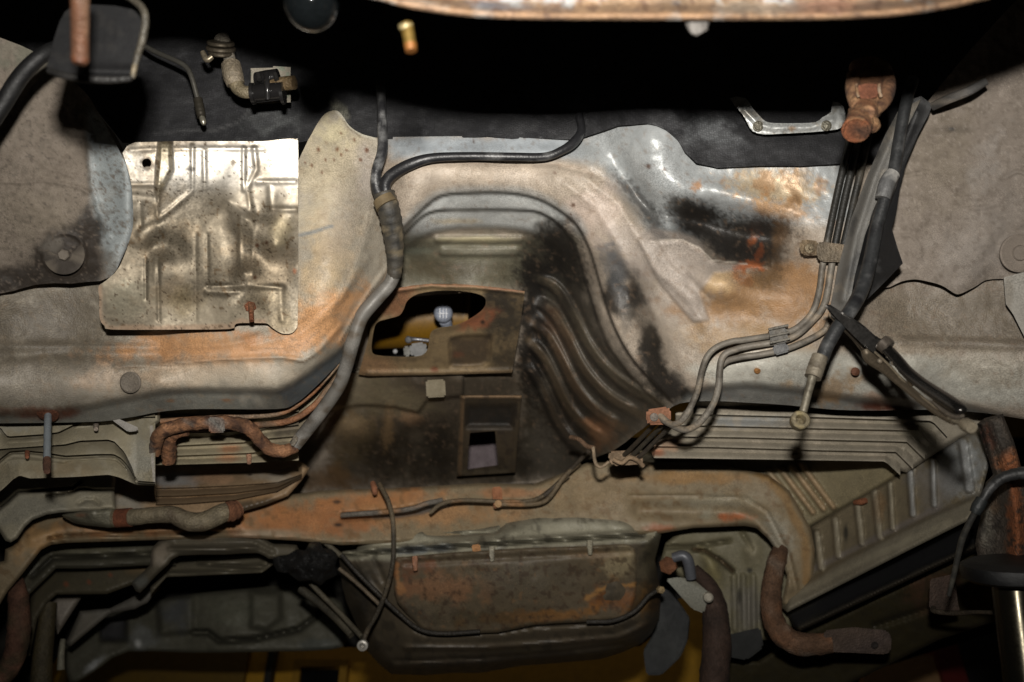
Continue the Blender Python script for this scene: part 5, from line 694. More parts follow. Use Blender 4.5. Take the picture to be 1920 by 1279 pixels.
sheet("lower_flange", L(1830, 1034, 1870, 1046, 1880, 1160, 1760, 1200, 1600, 1279, 1520, 1330, 1300, 1330, 1330, 1240, 1420, 1240, 1500, 1190, 1640, 1122), [('b', [(1830, 1034, 1.80), (1880, 1160, 1.86), (1500, 1190, 2.16), (1640, 1122, 2.02), (1300, 1330, 2.36), (1600, 1279, 2.2), (1760, 1200, 2.04)]), ('l', L(1640, 1175, 1740, 1142), 6, -.02), ('n', 40, .012, 211)], [('b', (54, 48, 30), .6, 0, .8), ('o', 1750, 1100, 60, 40, -20, (86, 60, 44), .7), ('n', 20, (50, 44, 28), .55, .1, .6, 212)], body, M_PAINT, 3.6, .02)
hkp = thing("exhaust_hook", "thick rusty hooked bar ending in a flat drilled plate below the black skirt", "hook", (1460, 1150, 1.92))
tube("bent_bar", [(1464, 1030, 1.99), (1457, 1050, 1.97), (1450, 1080, 1.95), (1446, 1125, 1.93), (1452, 1166, 1.92), (1474, 1196, 1.91), (1510, 1208, 1.90), (1560, 1206, 1.89)], [14, 17, 18, 19, 20, 21, 21, 19], (88, 64, 46), (.8, .1, 1), hkp, M_RUST, n=8, seg=18, lump=.10, dirt=[((112, 78, 54), .4, .04), ((120, 104, 90), .25, .03)])
prism("flat_plate", L(1546, 1182, 1600, 1176, 1664, 1182, 1672, 1196, 1670, 1222, 1660, 1227, 1600, 1224, 1540, 1222), 1.88, .02, (76, 62, 52), (.75, .1, 1), hkp, M_RUST, 3, dirt=[((70, 58, 52), .5, .03)])
lathe("hole_rim", (1640, 1210, 1.877), (0, 0, 1), [(7, 0), (6, 1), (5, -1), (0, -1)], (30, 24, 20), (.8, 0, 1), hkp, M_RUST, seg=14)
tube("trailing_bar", [(1300, 1068, 2.10), (1326, 1096, 2.08), (1338, 1130, 2.06), (1344, 1180, 2.04), (1342, 1240, 2.02), (1336, 1300, 2.0)], [12, 16, 22, 26, 27, 27], (58, 42, 33), (.8, .1, 1), None, M_RUST, n=8, seg=18, lump=.10, dirt=[((48, 36, 29), .5, .06)])
lab(bpy.data.objects["trailing_bar"], "dull brown suspension bar dropping behind the silver bracket at the rear", "bar")
bp_ = prism("rubber_block", L(1366, 1190, 1426, 1176, 1432, 1214, 1400, 1238, 1368, 1232), 2.08, .05, (34, 35, 34), (.7, 0, 1), None, M_FELT, 4)
lab(bp_, "dark square rubber block between the hooked bar and the brown bar", "rubber block")
sb = thing("tank_bracket", "bright silver corner bracket with nuts at the tank's right end", "bracket", (1285, 1080, 2.0))
prism("silver_plate", L(1248, 1086, 1272, 1082, 1302, 1088, 1330, 1112, 1320, 1150, 1298, 1142), 2.02, .012, (150, 150, 140), (.4, .4, 1), sb, M_PAINT, 3, dirt=[((110, 106, 92), .4, .03)])
lathe("nut", (1254, 1060, 2.0), (-.4, .2, 1), [(16, -8), (17, 8), (9, 12), (0, 12)], (110, 70, 44), (.7, .2, 1), sb, M_RUST, facets=6)
tube("bolt", [(1262, 1046, 1.99), (1280, 1042, 1.985), (1290, 1052, 1.985), (1296, 1084, 1.99)], [9, 10, 11, 10], (96, 98, 104), (.4, .3, 1), sb, M_PAINT, n=5, seg=14)
lathe("nub", (1328, 1120, 1.99), (0, 0, 1), [(9, -8), (9, 4), (5, 8), (0, 8)], (176, 170, 156), (.4, .2, 1), sb, M_PAINT, seg=14)
mf = prism("mud_flap", L(1236, 1100, 1262, 1110, 1294, 1160, 1290, 1200, 1276, 1232, 1240, 1266, 1212, 1266, 1206, 1220, 1230, 1180), [2.24, 2.24, 2.24, 2.24, 2.22, 2.2, 2.2, 2.22, 2.24], .012, (25, 27, 29), (.6, 0, 1), None, M_FELT, 3, dirt=[((38, 40, 39), .4, .06)])
lab(mf, "dark slate flap hanging down just right of the fuel tank", "flap")

# fuel tank
tk = thing("fuel_tank", "big grey fuel tank with a rusty skid plate hanging under the rear beam", "fuel tank", (940, 1100, 2.15))
t_cap = cr(L(668, 1030, 676, 1016, 690, 1004, 720, 992, 760, 987, 800, 984, 815, 988, 880, 990, 930, 985, 962, 974, 1009, 961, 1060, 958, 1110, 958, 1150, 961, 1177, 967, 1196, 980, 1203, 996), 3)
t_out = [tuple(p) for p in t_cap] + L(1236, 992, 1240, 1003, 1228, 1050, 1237, 1100, 1240, 1110, 1236, 1160, 1222, 1188, 1204, 1206, 1170, 1222, 1126, 1236, 1060, 1242, 975, 1249, 900, 1262, 851, 1262, 800, 1266, 734, 1264, 712, 1246, 690, 1222, 676, 1190, 650, 1130, 642, 1100, 636, 1050, 642, 1034)
t_rel = [('b', [(668, 1030, 2.03), (760, 988, 2.03), (1000, 965, 2.025), (1177, 968, 2.01), (640, 1040, 2.01), (940, 1012, 1.955), (1236, 994, 1.97), (700, 1110, 2.09), (950, 1100, 1.985), (1200, 1100, 2.02), (860, 1060, 1.985), (1100, 1050, 1.98), (760, 1190, 2.05), (950, 1190, 2.04), (1180, 1180, 2.05), (734, 1264, 2.18), (950, 1250, 2.15), (1150, 1228, 2.14), (650, 1130, 2.16), (1236, 1150, 2.10), (1237, 1050, 2.08)]),
    ('l', L(642, 1036, 700, 1030, 860, 1018, 1000, 1010, 1207, 998, 1238, 994), 4, .02), gr(L(642, 1043, 700, 1037, 860, 1025, 1000, 1017, 1207, 1005), 3, .012), ('o', 900, 996, 80, 6, -5, -.01), gr(L(740, 992, 790, 988, 800, 1000, 840, 1004, 930, 998, 944, 984), 3, .014),
    ('l', L(780, 1180, 801, 1190, 860, 1189, 935, 1186, 1000, 1176, 1086, 1172, 1150, 1168, 1190, 1150, 1215, 1120), 4, -.012), ('l', L(760, 1215, 900, 1215, 1050, 1205, 1160, 1195, 1215, 1170), 5, .012), ('l', L(740, 1240, 900, 1235, 1060, 1222, 1170, 1208), 4, -.012), ('n', 50, .012, 221),
    ('l', L(668, 1050, 690, 1090, 712, 1118), 5, .01), ('l', L(700, 1046, 720, 1090), 6, -.01)]
t_pnt = [('b', (82, 73, 59), .55, 0, .8), ('p', [tuple(p) for p in t_cap] + L(1240, 994, 1230, 1020, 1190, 1018, 1000, 1026, 860, 1038, 745, 1052, 640, 1050, 640, 1034), (150, 146, 128), .95, 5, .2, dict(r=.5)), ('o', 1080, 975, 110, 12, 0, (170, 166, 148), .7), ('o', 800, 1030, 70, 9, -4, (104, 112, 120), .8), ('o', 690, 1060, 40, 20, 0, (78, 72, 62), .7), ('l', L(642, 1042, 860, 1026, 1000, 1018, 1207, 1006), 2.4, (60, 56, 44), .7), ('o', 1215, 1060, 22, 60, 10, (104, 96, 76), .8), ('o', 1215, 1120, 26, 50, 10, (104, 76, 40), .8, .8), ('o', 680, 1120, 30, 60, 0, (40, 38, 33), .8),
    ('o', 1000, 1240, 300, 20, -3, (62, 54, 45), .8), ('l', L(760, 1215, 900, 1215, 1050, 1205, 1160, 1195, 1215, 1170), 6, (72, 62, 50), .6, .5), ('n', 20, (48, 44, 38), .56, .1, .5, 222)]
sheet("tank_shell", t_out, t_rel, t_pnt, tk, M_PAINT, 3.2, .02, roll=(26, .08))
sp_out = cr(L(741, 1049, 760, 1044, 860, 1035, 1000, 1027, 1100, 1024, 1170, 1020, 1186, 1026, 1193, 1040, 1194, 1090, 1192, 1120, 1180, 1150, 1160, 1162, 1086, 1167, 1000, 1172, 935, 1186, 860, 1187, 801, 1184, 780, 1168, 745, 1130, 738, 1090), 2, True)
sp_rel = [('b', [(741, 1049, 1.955), (960, 1034, 1.93), (1186, 1026, 1.945), (738, 1120, 1.99), (800, 1184, 2.01), (930, 1186, 2.0), (1160, 1162, 2.0), (950, 1100, 1.945), (1194, 1090, 1.985)]), ('n', 60, .012, 231), ('l', L(760, 1056, 1180, 1034), 6, -.008), ('o', 1160, 1095, 40, 30, 0, -.012)]
sp_pnt = [('b', (90, 79, 62), .6, 0, 1), ('o', 830, 1100, 100, 36, 0, (130, 95, 68), .85, .9), ('o', 770, 1070, 40, 24, 0, (104, 66, 46), .8, .8), ('o', 990, 1080, 120, 44, 0, (84, 76, 62), .8, .6), ('o', 1160, 1055, 40, 34, 0, (152, 138, 108), .85, .6), ('o', 1120, 1040, 60, 14, 0, (112, 92, 68), .7), ('o', 1150, 1120, 46, 30, -10, (112, 72, 38), .95, .9), ('l', L(1100, 1122, 1118, 1110, 1140, 1100, 1190, 1096), 5, (158, 116, 66), .8, .9), ('o', 1010, 1155, 130, 12, -4, (132, 90, 44), .7, 1.2), ('o', 880, 1160, 120, 18, 0, (66, 58, 42), .7, .9), ('o', 780, 1150, 40, 20, 20, (52, 48, 40), .7), ('n', 9, (60, 44, 32), .58, .1, .6, 232), ('n', 12, (120, 92, 64), .68, .1, .5, 233), ('l', L(745, 1060, 748, 1100, 752, 1110), 6, (176, 124, 76), .5, 1.2)]
sheet("skid_plate", sp_out, sp_rel, sp_pnt, tk, M_PAINT, 2.6, .012, roll=(6, .008))
for (u, v, c) in ((778, 1058, (146, 104, 80)), (922, 1040, (150, 144, 128)), (1106, 1028, (140, 134, 116))): tube("plate_tab", [(u, v - 14, 1.94), (u, v, 1.93), (u + 1, v + 12, 1.93)], [6, 5, 4], c, (.6, .1, 1), tk, M_RUST, n=3, seg=8, flat=.5)
prism("seam_tab", L(884, 1022, 900, 1020, 902, 1038, 888, 1042), 1.935, .02, (164, 118, 76), (.7, 0, 1), tk, M_RUST, 2)
for k, P in enumerate(([(640, 1040, 2.0), (668, 1072, 1.99), (714, 1118, 1.98), (750, 1152, 1.985), (786, 1180, 1.99), (830, 1188, 1.995), (900, 1184, 1.99)], [(1100, 1166, 1.99), (1150, 1164, 1.985), (1190, 1146, 1.985), (1216, 1118, 1.99), (1238, 1104, 2.0)])):
    tube("tank_strap", P, 4.5, (42, 38, 32), (.55, .1, 1), tk, M_RUST, n=5, seg=8)
tube("tank_strap", [(636, 1066, 2.02), (672, 1096, 2.01), (712, 1134, 2.0)], 4, (96, 84, 68), (.6, .1, 1), tk, M_RUST, n=4, seg=8)
lathe("strap_nut", (1238, 1106, 1.99), (.3, .2, 1), [(7, -4), (7, 6), (0, 8)], (150, 130, 96), (.6, .2, 1), tk, M_RUST, facets=6)
pc = thing("brake_cable", "thin dark cable hanging in a slack curve in front of the tank's left end", "cable", (736, 1000, 1.98))
tube("cable_run", [(712, 908, 2.02), (718, 920, 2.0), (728, 940, 1.98), (736, 972, 1.96), (738, 1010, 1.95), (736, 1058, 1.95), (725, 1104, 1.96), (708, 1148, 1.97), (690, 1180, 1.98), (682, 1200, 1.98)], 4.6, (58, 52, 42), (.6, 0, 1), pc, M_RUST, n=6, seg=10, dirt=[((96, 84, 66), .4, .05)])
tube("cable_anchor", [(699, 906, 2.05), (702, 916, 2.03), (703, 926, 2.02)], [5, 6, 4], (150, 100, 72), (.8, 0, 1), pc, M_RUST, n=3, seg=8)
lathe("cable_eye", (680, 1210, 1.975), (0, 0, 1), [(5, -5), (10, -5), (11, 0), (10, 4), (6, 5), (4.5, 0), (5, -5)], (176, 172, 164), (.4, .4, 1), pc, M_PAINT, seg=20)
for k, P in enumerate(([(566, 1076, 2.14), (600, 1112, 2.12), (636, 1148, 2.10), (678, 1194, 2.06)], [(563, 1104, 2.2), (600, 1132, 2.18), (632, 1160, 2.15), (660, 1190, 2.12)], [(600, 1010, 2.06), (630, 1034, 2.06), (660, 1060, 2.08), (700, 1092, 2.1)])):
    o = tube("handbrake_rod", P, (5, 8, 5)[k], (84, 78, 64), (.6, .1, 1), None, M_RUST, n=4, seg=10, dirt=[((56, 52, 42), .4, .05)])
    lab(o, ("thin bare rod slanting down to the white cable eye", "thicker olive rod slanting behind the bare rod", "dark rod crossing the tank's upper left corner")[k], "rod", "handbrake rods left of the tank")
for k, P in enumerate(([(830, 938, 2.0), (800, 944, 2.0), (770, 954, 2.0), (720, 960, 2.0), (640, 966, 2.02)], [(1066, 892, 2.05), (1030, 920, 2.03), (1010, 934, 2.02), (985, 940, 2.01), (930, 940, 2.0), (870, 938, 2.0), (830, 944, 1.99), (806, 962, 1.99)], [(1086, 868, 2.05), (1056, 896, 2.03), (1034, 928, 2.02), (1016, 942, 2.01), (985, 946, 2.0), (930, 945, 1.995)], [(1104, 846, 2.0), (1070, 880, 2.04), (1044, 908, 2.03), (1020, 930, 2.02)])):
    o = tube("rear_brake_line", P, (5, 4, 4.5, 4)[k], ((110, 104, 96), (96, 84, 66), (104, 90, 70), (70, 62, 52))[k], (.6, .1, 1), None, M_RUST, n=6, seg=10, dirt=[((140, 104, 70), .35, .05)])
    lab(o, ("short grey line lying along the orange part of the rear beam", "dusty line bending off the tunnel onto the beam, uppermost of three", "dusty line bending under the small beam clip", "dark short line between the two clamp ends and the beam")[k], "brake line", "thin lines over the rear beam")
ck = thing("beam_clip", "small rusty clip pinning thin lines to the rear beam", "clip", (930, 940, 1.99))
prism("clip_plate", L(922, 914, 940, 912, 944, 950, 926, 954), 2.0, .015, (140, 92, 62), (.8, 0, 1), ck, M_RUST, 2)
lathe("clip_screw", (934, 944, 1.985), (0, 0, 1), [(7, 0), (7, 5), (0, 7)], (170, 136, 98), (.6, .2, 1), ck, M_RUST, seg=12)

# exhaust pipe end at the left
ex = thing("exhaust_pipe", "grey brown pipe with a rust band curving over the orange rear beam", "pipe", (330, 968, 1.88))
tube("pipe_body", [(214, 972, 1.87), (250, 970, 1.865), (284, 966, 1.86), (322, 965, 1.86), (340, 972, 1.86), (360, 979, 1.86), (385, 977, 1.865), (415, 963, 1.88), (444, 954, 1.90)], [17, 16, 15, 16, 17, 18, 18, 18, 16], (116, 106, 86), (.6, .1, 1), ex, M_RUST, n=6, seg=18, lump=.05, dirt=[((92, 80, 64), .4, .06)])
tube("rust_band", [(219, 972, 1.869), (232, 971, 1.868), (246, 970, 1.865)], 17.6, (112, 64, 42), (.8, .1, 1), ex, M_RUST, n=3, seg=18)
tube("torn_end", [(424, 960, 1.882), (436, 958, 1.89), (446, 953, 1.90)], [18, 19, 15], (116, 76, 52), (.85, 0, 1), ex, M_RUST, n=5, seg=18, rings=(.08, 2.1))
sheet("flat_shell", cr(L(116, 966, 134, 962, 180, 956, 218, 954, 218, 988, 190, 988, 160, 985, 140, 981, 126, 974), 2, True), [('b', [(116, 966, 1.88), (218, 954, 1.87), (218, 988, 1.87), (160, 985, 1.88), (170, 970, 1.855)])], [('b', (116, 112, 96), .5, .1, .7), ('o', 150, 966, 14, 5, 0, (120, 84, 64), .7), ('o', 178, 961, 5, 4, 0, (190, 186, 170), .8, .3)], ex, M_RUST, 3, .03)

# rear suspension at the left
ra = thing("rear_subframe", "dull grey pressed subframe arms under the left end of the rear beam", "subframe", (300, 1080, 2.2))
e1 = sheet("outer_rail", L(20, 1106, 44, 1076, 78, 1032, 96, 1024, 124, 1020, 300, 1012, 330, 1014, 330, 1060, 281, 1060, 164, 1066, 105, 1066, 60, 1110, 40, 1130), [('b', [(30, 1106, 2.10), (96, 1024, 2.16), (300, 1014, 2.18), (300, 1060, 2.14), (105, 1064, 2.12)]), gr(L(60, 1082, 98, 1046, 164, 1044, 300, 1038), 4, .02), ('n', 30, .008, 241)], [('b', (72, 69, 57), .6, 0, .7), ('o', 180, 1034, 120, 8, 0, (104, 100, 82), .6), ('o', 62, 1064, 10, 18, 30, (120, 118, 108), .7)], ra, M_PAINT, 3.2, .03)
sheet("inner_rail", L(50, 1160, 60, 1110, 100, 1070, 164, 1066, 282, 1056, 330, 1050, 300, 1084, 246, 1097, 200, 1114, 106, 1115, 88, 1131, 70, 1160, 62, 1200, 54, 1240), [('b', [(50, 1160, 2.18), (100, 1070, 2.24), (282, 1056, 2.26), (246, 1097, 2.22), (106, 1115, 2.18), (62, 1200, 2.16)]), ('n', 30, .008, 251)], [('b', (74, 68, 52), .65, 0, .7)] + [('o', u, v, 6, 6, 0, (120, 70, 46), .9, .4) for u, v in ((124, 1095), (167, 1091), (207, 1078))] + [('o', 260, 1064, 40, 14, 0, (108, 88, 60), .6)], ra, M_PAINT, 3.2, .03)
arm_o = cr(L(312, 1006, 330, 1001, 400, 999, 474, 999, 500, 1012, 514, 1020, 556, 1022, 558, 1042, 530, 1046, 504, 1048, 483, 1037, 420, 1040, 336, 1042, 316, 1058, 288, 1084, 262, 1112, 250, 1100, 248, 1090, 281, 1060, 284, 1028), 2, True)
sheet("control_arm", arm_o, [('b', [(312, 1006, 2.04), (474, 999, 2.06), (556, 1030, 2.10), (336, 1042, 2.0), (255, 1100, 2.02), (284, 1040, 2.0)]), ('l', L(330, 1020, 400, 1018, 470, 1016, 510, 1034), 6, -.012), ('l', L(318, 1030, 420, 1030, 480, 1026), 4, .012)], [('b', (84, 78, 65), .6, 0, .7), ('o', 300, 1040, 20, 24, 20, (126, 116, 102), .8), ('o', 262, 1092, 18, 18, 0, (98, 100, 96), .7), ('o', 380, 1008, 30, 8, 0, (112, 88, 66), .6)], ra, M_PAINT, 2.8, .03)
sheet("ribbed_tray", L(282, 1100, 312, 1074, 330, 1052, 400, 1046, 484, 1042, 512, 1058, 500, 1068, 490, 1074, 400, 1078, 312, 1082, 296, 1100, 282, 1116), [('b', [(282, 1108, 2.14), (330, 1052, 2.20), (484, 1042, 2.22), (490, 1074, 2.17), (312, 1082, 2.15)]), gr(L(372, 1056, 420, 1060, 500, 1058), 3, .012), gr(L(320, 1070, 400, 1070, 490, 1067), 3, .012)], [('b', (94, 88, 73), .6, 0, .7)], ra, M_PAINT, 2.8, .03)
sheet("lower_arm", L(248, 1120, 262, 1112, 290, 1094, 300, 1102, 276, 1130, 252, 1142, 206, 1150, 132, 1212, 124, 1206, 150, 1146, 206, 1141), [('b', [(248, 1120, 2.30), (290, 1098, 2.26), (130, 1208, 2.34), (150, 1146, 2.36), (206, 1145, 2.34)])], [('b', (122, 118, 110), .5, 0, .7), ('o', 150, 1180, 30, 40, 30, (104, 98, 86), .6)], ra, M_PAINT, 2.8, .03)
sheet("web_plate", L(90, 1132, 108, 1120, 154, 1118, 108, 1190, 100, 1150), [('b', [(90, 1132, 2.3), (154, 1118, 2.32), (108, 1190, 2.28)])], [('b', (122, 114, 104), .6, 0, .7)], ra, M_PAINT, 3, .02)
sheet("axle_housing", cr(L(120, 1216, 160, 1180, 210, 1150, 294, 1126, 360, 1114, 460, 1104, 565, 1098, 640, 1130, 650, 1200, 620, 1218, 500, 1222, 360, 1224, 240, 1222, 190, 1250, 160, 1270, 130, 1279), 2, True), [('b', [(120, 1216, 2.66), (294, 1126, 2.72), (565, 1098, 2.72), (640, 1200, 2.66), (360, 1224, 2.62), (160, 1270, 2.60), (430, 1160, 2.62)]), ('p', L(294, 1120, 362, 1118, 362, 1186, 300, 1190), .03, 8), ('p', L(470, 1110, 525, 1110, 526, 1160, 500, 1180, 472, 1176), .03, 8), gr(L(362, 1186, 390, 1186, 411, 1202, 480, 1198, 560, 1180, 600, 1150), 5, .03), ('p', L(186, 1156, 236, 1156, 238, 1202, 188, 1202), -.03, 6), ('n', 40, .02, 261)],
      [('b', (82, 80, 68), .65, 0, .7), ('o', 330, 1150, 34, 36, 0, (74, 76, 78), .8), ('o', 270, 1200, 40, 26, 0, (112, 114, 112), .7), ('p', L(186, 1156, 236, 1156, 238, 1202, 188, 1202), (44, 44, 48), .9, 6), ('o', 258, 1206, 7, 8, 0, (190, 190, 188), .8, .3), ('o', 178, 1244, 26, 8, -40, (170, 172, 172), .8, .5), ('o', 440, 1150, 60, 30, 0, (96, 96, 82), .7), ('o', 600, 1210, 60, 14, 0, (76, 80, 76), .7)], ra, M_PAINT, 3.6, .05)
blk = sheet("differential_mount", cr(L(512, 1046, 540, 1040, 556, 1030, 572, 1032, 580, 1018, 600, 1016, 606, 1028, 622, 1030, 634, 1044, 628, 1062, 632, 1078, 612, 1088, 600, 1098, 584, 1088, 560, 1090, 540, 1074, 520, 1072), 2, True), [('b', [(548, 1030, 2.02), (630, 1040, 2.02), (600, 1096, 2.04), (590, 1055, 1.97)]), ('n', 22, .08, 271), ('n', 9, .03, 272)], [('b', (14, 13, 12), .7, 0, 1), ('o', 586, 1022, 14, 6, 0, (84, 78, 62), .6, 1.5)], None, M_RUST, 3, .06)
lab(blk, "lumpy black rubber mount between the grey arm and the fuel tank", "rubber mount")
spg = tube("coil_spring", [(30, 1090, 2.02), (34, 1120, 2.0), (36, 1170, 1.98), (30, 1220, 1.97), (10, 1262, 1.97), (-30, 1290, 1.97)], [14, 18, 20, 20, 19, 18], (84, 56, 42), (.8, .1, 1), None, M_RUST, n=8, seg=18, lump=.10, dirt=[((70, 58, 40), .5, .06), ((120, 84, 66), .3, .04)])
lab(spg, "thick reddish brown curved bar in the lower left corner", "bar")
col_ = tube("damper", [(92, 1130, 2.22), (86, 1180, 2.2), (80, 1230, 2.18), (76, 1300, 2.16)], [14, 16, 18, 20], (66, 58, 38), (.6, .1, 1), None, M_RUST, n=4, seg=16)
lab(col_, "dull olive damper tube standing just right of the reddish bar", "damper")
nip = tube("bleed_pipe", [(118, 1200, 2.3), (115, 1226, 2.28), (114, 1256, 2.27)], [5, 6, 7], (132, 128, 112), (.5, .2, 1), None, M_RUST, n=4, seg=12)
lab(nip, "short pale pipe end hanging between damper and yellow wall", "pipe")

# front strut in the lower right corner
ss = thing("suspension_strut", "shiny dark strut tube under a black rubber collar in the lower right corner", "strut", (1890, 1150, 1.42))
tube("strut_tube", [(1903, 1080, 1.42), (1908, 1130, 1.41), (1919, 1220, 1.39), (1930, 1310, 1.37)], 42, (64, 60, 50), (.24, .9, .25), ss, M_SMOOTH, n=6, seg=32)
lathe("rubber_collar", (1904, 1068, 1.42), (-.05, 1, -.06), [(30, -20), (84, -20), (94, -14), (97, 0), (95, 10), (80, 17), (40, 20)], (11, 12, 13), (.45, 0, .8), ss, M_FELT, seg=40, dirt=[((22, 23, 25), .4, .05)])
tube("strut_wire", [(1990, 880, 1.36), (1930, 886, 1.37), (1900, 890, 1.375), (1877, 898, 1.38), (1858, 914, 1.38), (1842, 938, 1.38)], [13, 12, 11, 10, 9, 8], (38, 38, 38), (.5, 0, 1), ss, M_RUBBER, n=6, seg=14, rings=(.04, 1.7), dirt=[((62, 62, 62), .4, .02)])
tube("strut_wire", [(1842, 938, 1.38), (1832, 954, 1.38), (1816, 984, 1.39), (1804, 1012, 1.40), (1796, 1044, 1.41), (1788, 1080, 1.42), (1779, 1116, 1.43)], [7, 6, 6, 6, 5.5, 5, 4], (46, 45, 42), (.5, 0, 1), ss, M_RUBBER, n=6, seg=12, dirt=[((78, 74, 66), .4, .03)])
tube("wire_sleeve", [(1842, 936, 1.379), (1834, 950, 1.379), (1828, 962, 1.38)], [11, 12, 10], (34, 37, 37), (.5, 0, 1), ss, M_RUBBER, n=4, seg=12)
sbk = thing("strut_bracket", "rust streaked upright bracket behind the black cable at the right edge", "bracket", (1880, 900, 1.5))
sheet("bracket_plate", L(1832, 795, 1846, 784, 1880, 776, 1902, 830, 1916, 880, 1930, 930, 1930, 1050, 1834, 1048, 1828, 1020, 1840, 960, 1848, 905, 1862, 890, 1850, 850), [('b', [(1832, 795, 1.54), (1880, 776, 1.52), (1930, 930, 1.46), (1930, 1050, 1.46), (1834, 1048, 1.54), (1850, 905, 1.53)]), ('l', L(1856, 796, 1876, 850, 1890, 900), 5, .012), ('l', L(1896, 900, 1904, 980, 1906, 1050), 16, .03), gr(L(1838, 800, 1852, 850, 1862, 888), 3, .02), ('n', 14, .01, 281)], [('b', (70, 62, 54), .7, .1, 1.4), ('o', 1856, 820, 16, 30, -20, (92, 56, 40), .8, 1), ('l', L(1896, 870, 1904, 940, 1906, 1040), 18, (140, 82, 46), .9, .8), ('o', 1890, 860, 26, 20, 0, (146, 94, 60), .8, .9), ('o', 1850, 980, 16, 60, 0, (98, 94, 84), .8, .8), ('o', 1874, 820, 14, 40, -20, (52, 50, 46), .7, .9), ('n', 9, (44, 38, 32), .58, .08, .8, 282), ('o', 1868, 940, 10, 40, 5, (90, 72, 54), .7, 1)], sbk, M_RUST, 2.8, .05)
tube("bracket_arm", [(1750, 1140, 1.72), (1752, 1146, 1.70), (1790, 1150, 1.66), (1830, 1148, 1.6), (1864, 1149, 1.55)], [5, 5, 5, 4, 4], (64, 56, 46), (.6, .1, 1), sbk, M_RUST, n=4, seg=8)
prism("arm_plate", L(1744, 1086, 1790, 1076, 1796, 1130, 1800, 1146, 1752, 1150, 1742, 1140), 1.74, .02, (84, 62, 52), (.8, 0, 1), sbk, M_RUST, 2, dirt=[((60, 48, 40), .5, .03)])

# inside the car, seen through the tunnel opening
dz = 2.7
bx = thing("yellow_cylinder", "yellow brown rounded cover seen through the opening in the tunnel", "cover", (810, 590, 2.3))
tube("cover_shell", [(690, 600, 2.35), (780, 596, 2.35), (873, 590, 2.35)], 56, (122, 88, 18), (.5, 0, .4), bx, M_SMOOTH, n=6, seg=36)
tube("cover_edge", [(873, 590, 2.35), (880, 590, 2.35)], 57, (140, 102, 24), (.5, 0, .4), bx, M_SMOOTH, n=2, seg=36)
kn = thing("gear_knob", "round clear grey knob with a small cross grid in front of the yellow cover", "knob", (831, 588, 2.12))
lathe("knob_ball", (831, 588, 2.10), (0, 0, 1), [(0, 14), (6, 13.5), (12, 11), (16, 6), (18, 0), (17, -8), (14, -14)], (150, 156, 170), (.2, .1, .3), kn, M_SMOOTH, seg=28)
tube("knob_neck", [(834, 600, 2.12), (838, 612, 2.14), (840, 640, 2.2)], [12, 11, 11], (150, 156, 170), (.3, .1, .3), kn, M_SMOOTH, n=3, seg=18)
for a in (-6, 0, 6): tube("grid_line", [(831 + a, 579, 2.079), (831 + a, 597, 2.079)], 1.2, (206, 208, 214), (.3, 0, .3), kn, M_SMOOTH, n=2, seg=6)
tube("grid_line", [(822, 588, 2.079), (840, 588, 2.079)], 1.2, (206, 208, 214), (.3, 0, .3), kn, M_SMOOTH, n=2, seg=6)
wb = thing("lever_linkage", "white plastic joint with a shiny rod in the dark corner of the tunnel opening", "linkage", (782, 652, 2.1))
prism("white_joint", L(768, 645, 796, 641, 802, 652, 798, 666, 774, 670, 768, 660), 2.08, .03, (96, 96, 95), (.5, 0, .3), wb, M_SMOOTH, 4)
tube("shiny_rod", [(764, 636, 2.09), (776, 636, 2.085), (790, 637, 2.085), (804, 639, 2.085)], [5, 4, 3.5, 4], (120, 120, 124), (.35, .6, .2), wb, M_SMOOTH, n=4, seg=12)
lathe("rod_ball", (766, 637, 2.08), (0, 0, 1), [(6, -5), (7, 0), (5, 5), (0, 7)], (130, 130, 132), (.3, .5, .2), wb, M_SMOOTH, seg=18)
lathe("small_ball", (741, 659, 2.08), (0, 0, 1), [(4, -3), (4.6, 0), (3, 3), (0, 4)], (214, 214, 216), (.2, .5, .2), wb, M_SMOOTH, seg=16)
prism("grey_block", L(756, 650, 768, 648, 770, 668, 758, 669), 2.09, .03, (84, 82, 74), (.5, 0, .5), wb, M_SMOOTH, 3)
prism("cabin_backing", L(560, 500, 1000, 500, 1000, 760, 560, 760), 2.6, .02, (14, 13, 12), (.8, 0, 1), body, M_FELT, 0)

# things by the workshop wall
def wall_thing(name, label, cat, u0, v0, u1, v1, col, y=3.86, depth=.06, rmb=(.6, 0, 1)):
    def at(u, v):
        r = pt(u, v, 1.0) - CAM; return CAM + r * (y - CAM[1]) / r[1]
    a, b = at(u0, v1), at(u1, v0); t = thing(name, label, cat, (0.5 * (u0 + u1), v1, 3.8))
    t.location = (0.5 * (a[0] + b[0]), y, a[2]); t["_w"] = [0.5 * (a[0] + b[0]), y, float(a[2])]
    return t, a, b
def slab(name, p, a, b, y, depth, col, rmb=(.6, 0, 1)):
    return plane_box(name, ((a[0] + b[0]) / 2, y, (a[2] + b[2]) / 2), (abs(b[0] - a[0]), depth, abs(b[2] - a[2])), col, rmb, p, M_PAINT)
t, a, b = wall_thing("wall_post", "dark upright post against the yellow wall below the axle", "post", 487, 1180, 513, 1400, None, 3.80)
slab("post_shaft", t, a, b, 3.82, .10, (20, 20, 18)); slab("post_edge", t, (a[0] + .0, 0, a[2]), (a[0] + .012, 0, b[2]), 3.76, .02, (30, 29, 22))
t, a, b = wall_thing("wall_window", "dark window in the yellow wall right of the post", "window", 544, 1252, 638, 1400, None, 3.84)
slab("pane", t, a, b, 3.875, .03, (10, 10, 10), (.3, 0, .2))
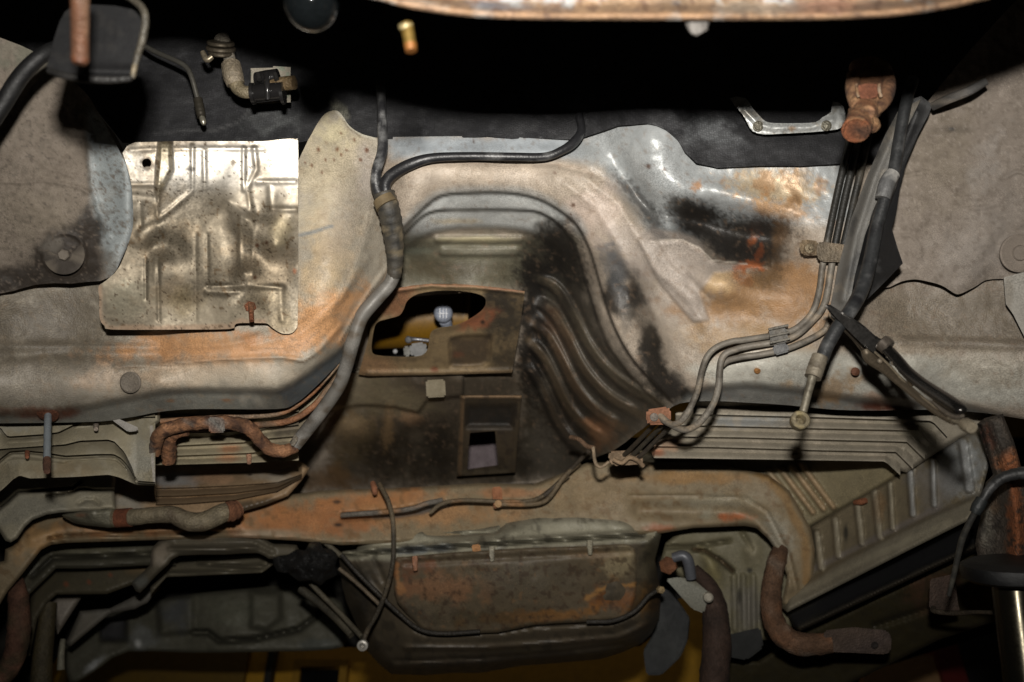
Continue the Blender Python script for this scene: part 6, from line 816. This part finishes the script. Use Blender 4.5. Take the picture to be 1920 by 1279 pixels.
for x0, x1, z0, z1 in ((a[0] - .03, a[0], a[2], b[2] + .03), (b[0], b[0] + .03, a[2], b[2] + .03), (a[0], b[0], b[2], b[2] + .03)): slab("frame", t, (x0, 0, z0), (x1, 0, z1), 3.86, .06, (150, 112, 20))
t, a, b = wall_thing("wall_cabinet", "dark red and tan cabinet edge beyond the olive flange at the lower right", "cabinet", 1640, 1240, 1740, 1420, None, 3.7)
slab("cabinet_body", t, a, b, 3.74, .2, (150, 118, 82)); slab("cabinet_post", t, (b[0], 0, a[2]), (b[0] + .09, 0, b[2] + .12), 3.72, .22, (96, 22, 20))
t, a, b = wall_thing("wall_shutter", "black shutter filling the lower right behind the strut", "shutter", 1770, 1120, 2050, 1500, None, 3.84)
slab("shutter_panel", t, a, b, 3.87, .04, (12, 12, 12))
t, a, b = wall_thing("wall_dimming_board", "dark olive board added to dim the yellow wall behind the left subframe", "panel", 40, 1190, 470, 1500, None, 3.84)  # added board, darkens the dim left part of the wall
slab("dimming_board", t, a, b, 3.87, .04, (104, 80, 20))

# sub-parts: small pieces that belong to one part of their thing
def under(thing_o, part, names):
    ch = {c.name: c for c in thing_o.children}
    p = next((c for n, c in ch.items() if n.split(".")[0] == part), None)
    for n, c in ch.items():
        if p and c is not p and n.split(".")[0] in names: c.parent = p
for t_, p_, n_ in ((shield, "pressed_plate", ("nut", "stud")), (fa, "washer", ("hex_screw",)), (bk, "ear", ("screw",)), (rc, "block", ("screw",)), (pl, "upper_handle", ("pivot_collar", "release_lever")), (pl, "lower_handle", ("edge_rib", "rivet", "screw_shaft", "adjusting_knob")),
    (gm, "frame_plate", ("bolt",)), (sj, "lower_sleeve", ("sleeve_bore", "clamp_lug", "clamp_bolt")), (sj, "yoke", ("yoke_ear", "yoke_recess", "pin_ring")), (tk, "tank_shell", ("seam_tab", "tank_strap", "strap_nut")), (tk, "skid_plate", ("plate_tab",)), (ck, "clip_plate", ("clip_screw",)), (bh, "rubber_hose", ("ferrule", "hose_joint")), (cl, "clip_body", ("clip_rib", "clip_foot")),
    (hp, "pipe_stub", ("hose_clamp", "clamp_screw")), (bc, "connector_body", ("latch", "collar", "tab")), (br, "peg_shank", ("peg_cap", "peg_tip")), (pp, "rusty_pipe", ("pipe_clip", "weld_ear")), (kn, "knob_ball", ("grid_line",)), (sb, "silver_plate", ("nub",)), (hkp, "flat_plate", ("hole_rim",)), (ss, "strut_tube", ("rubber_collar",)), (body, "tunnel_plate", ("screw_head",))):
    under(t_, p_, n_)
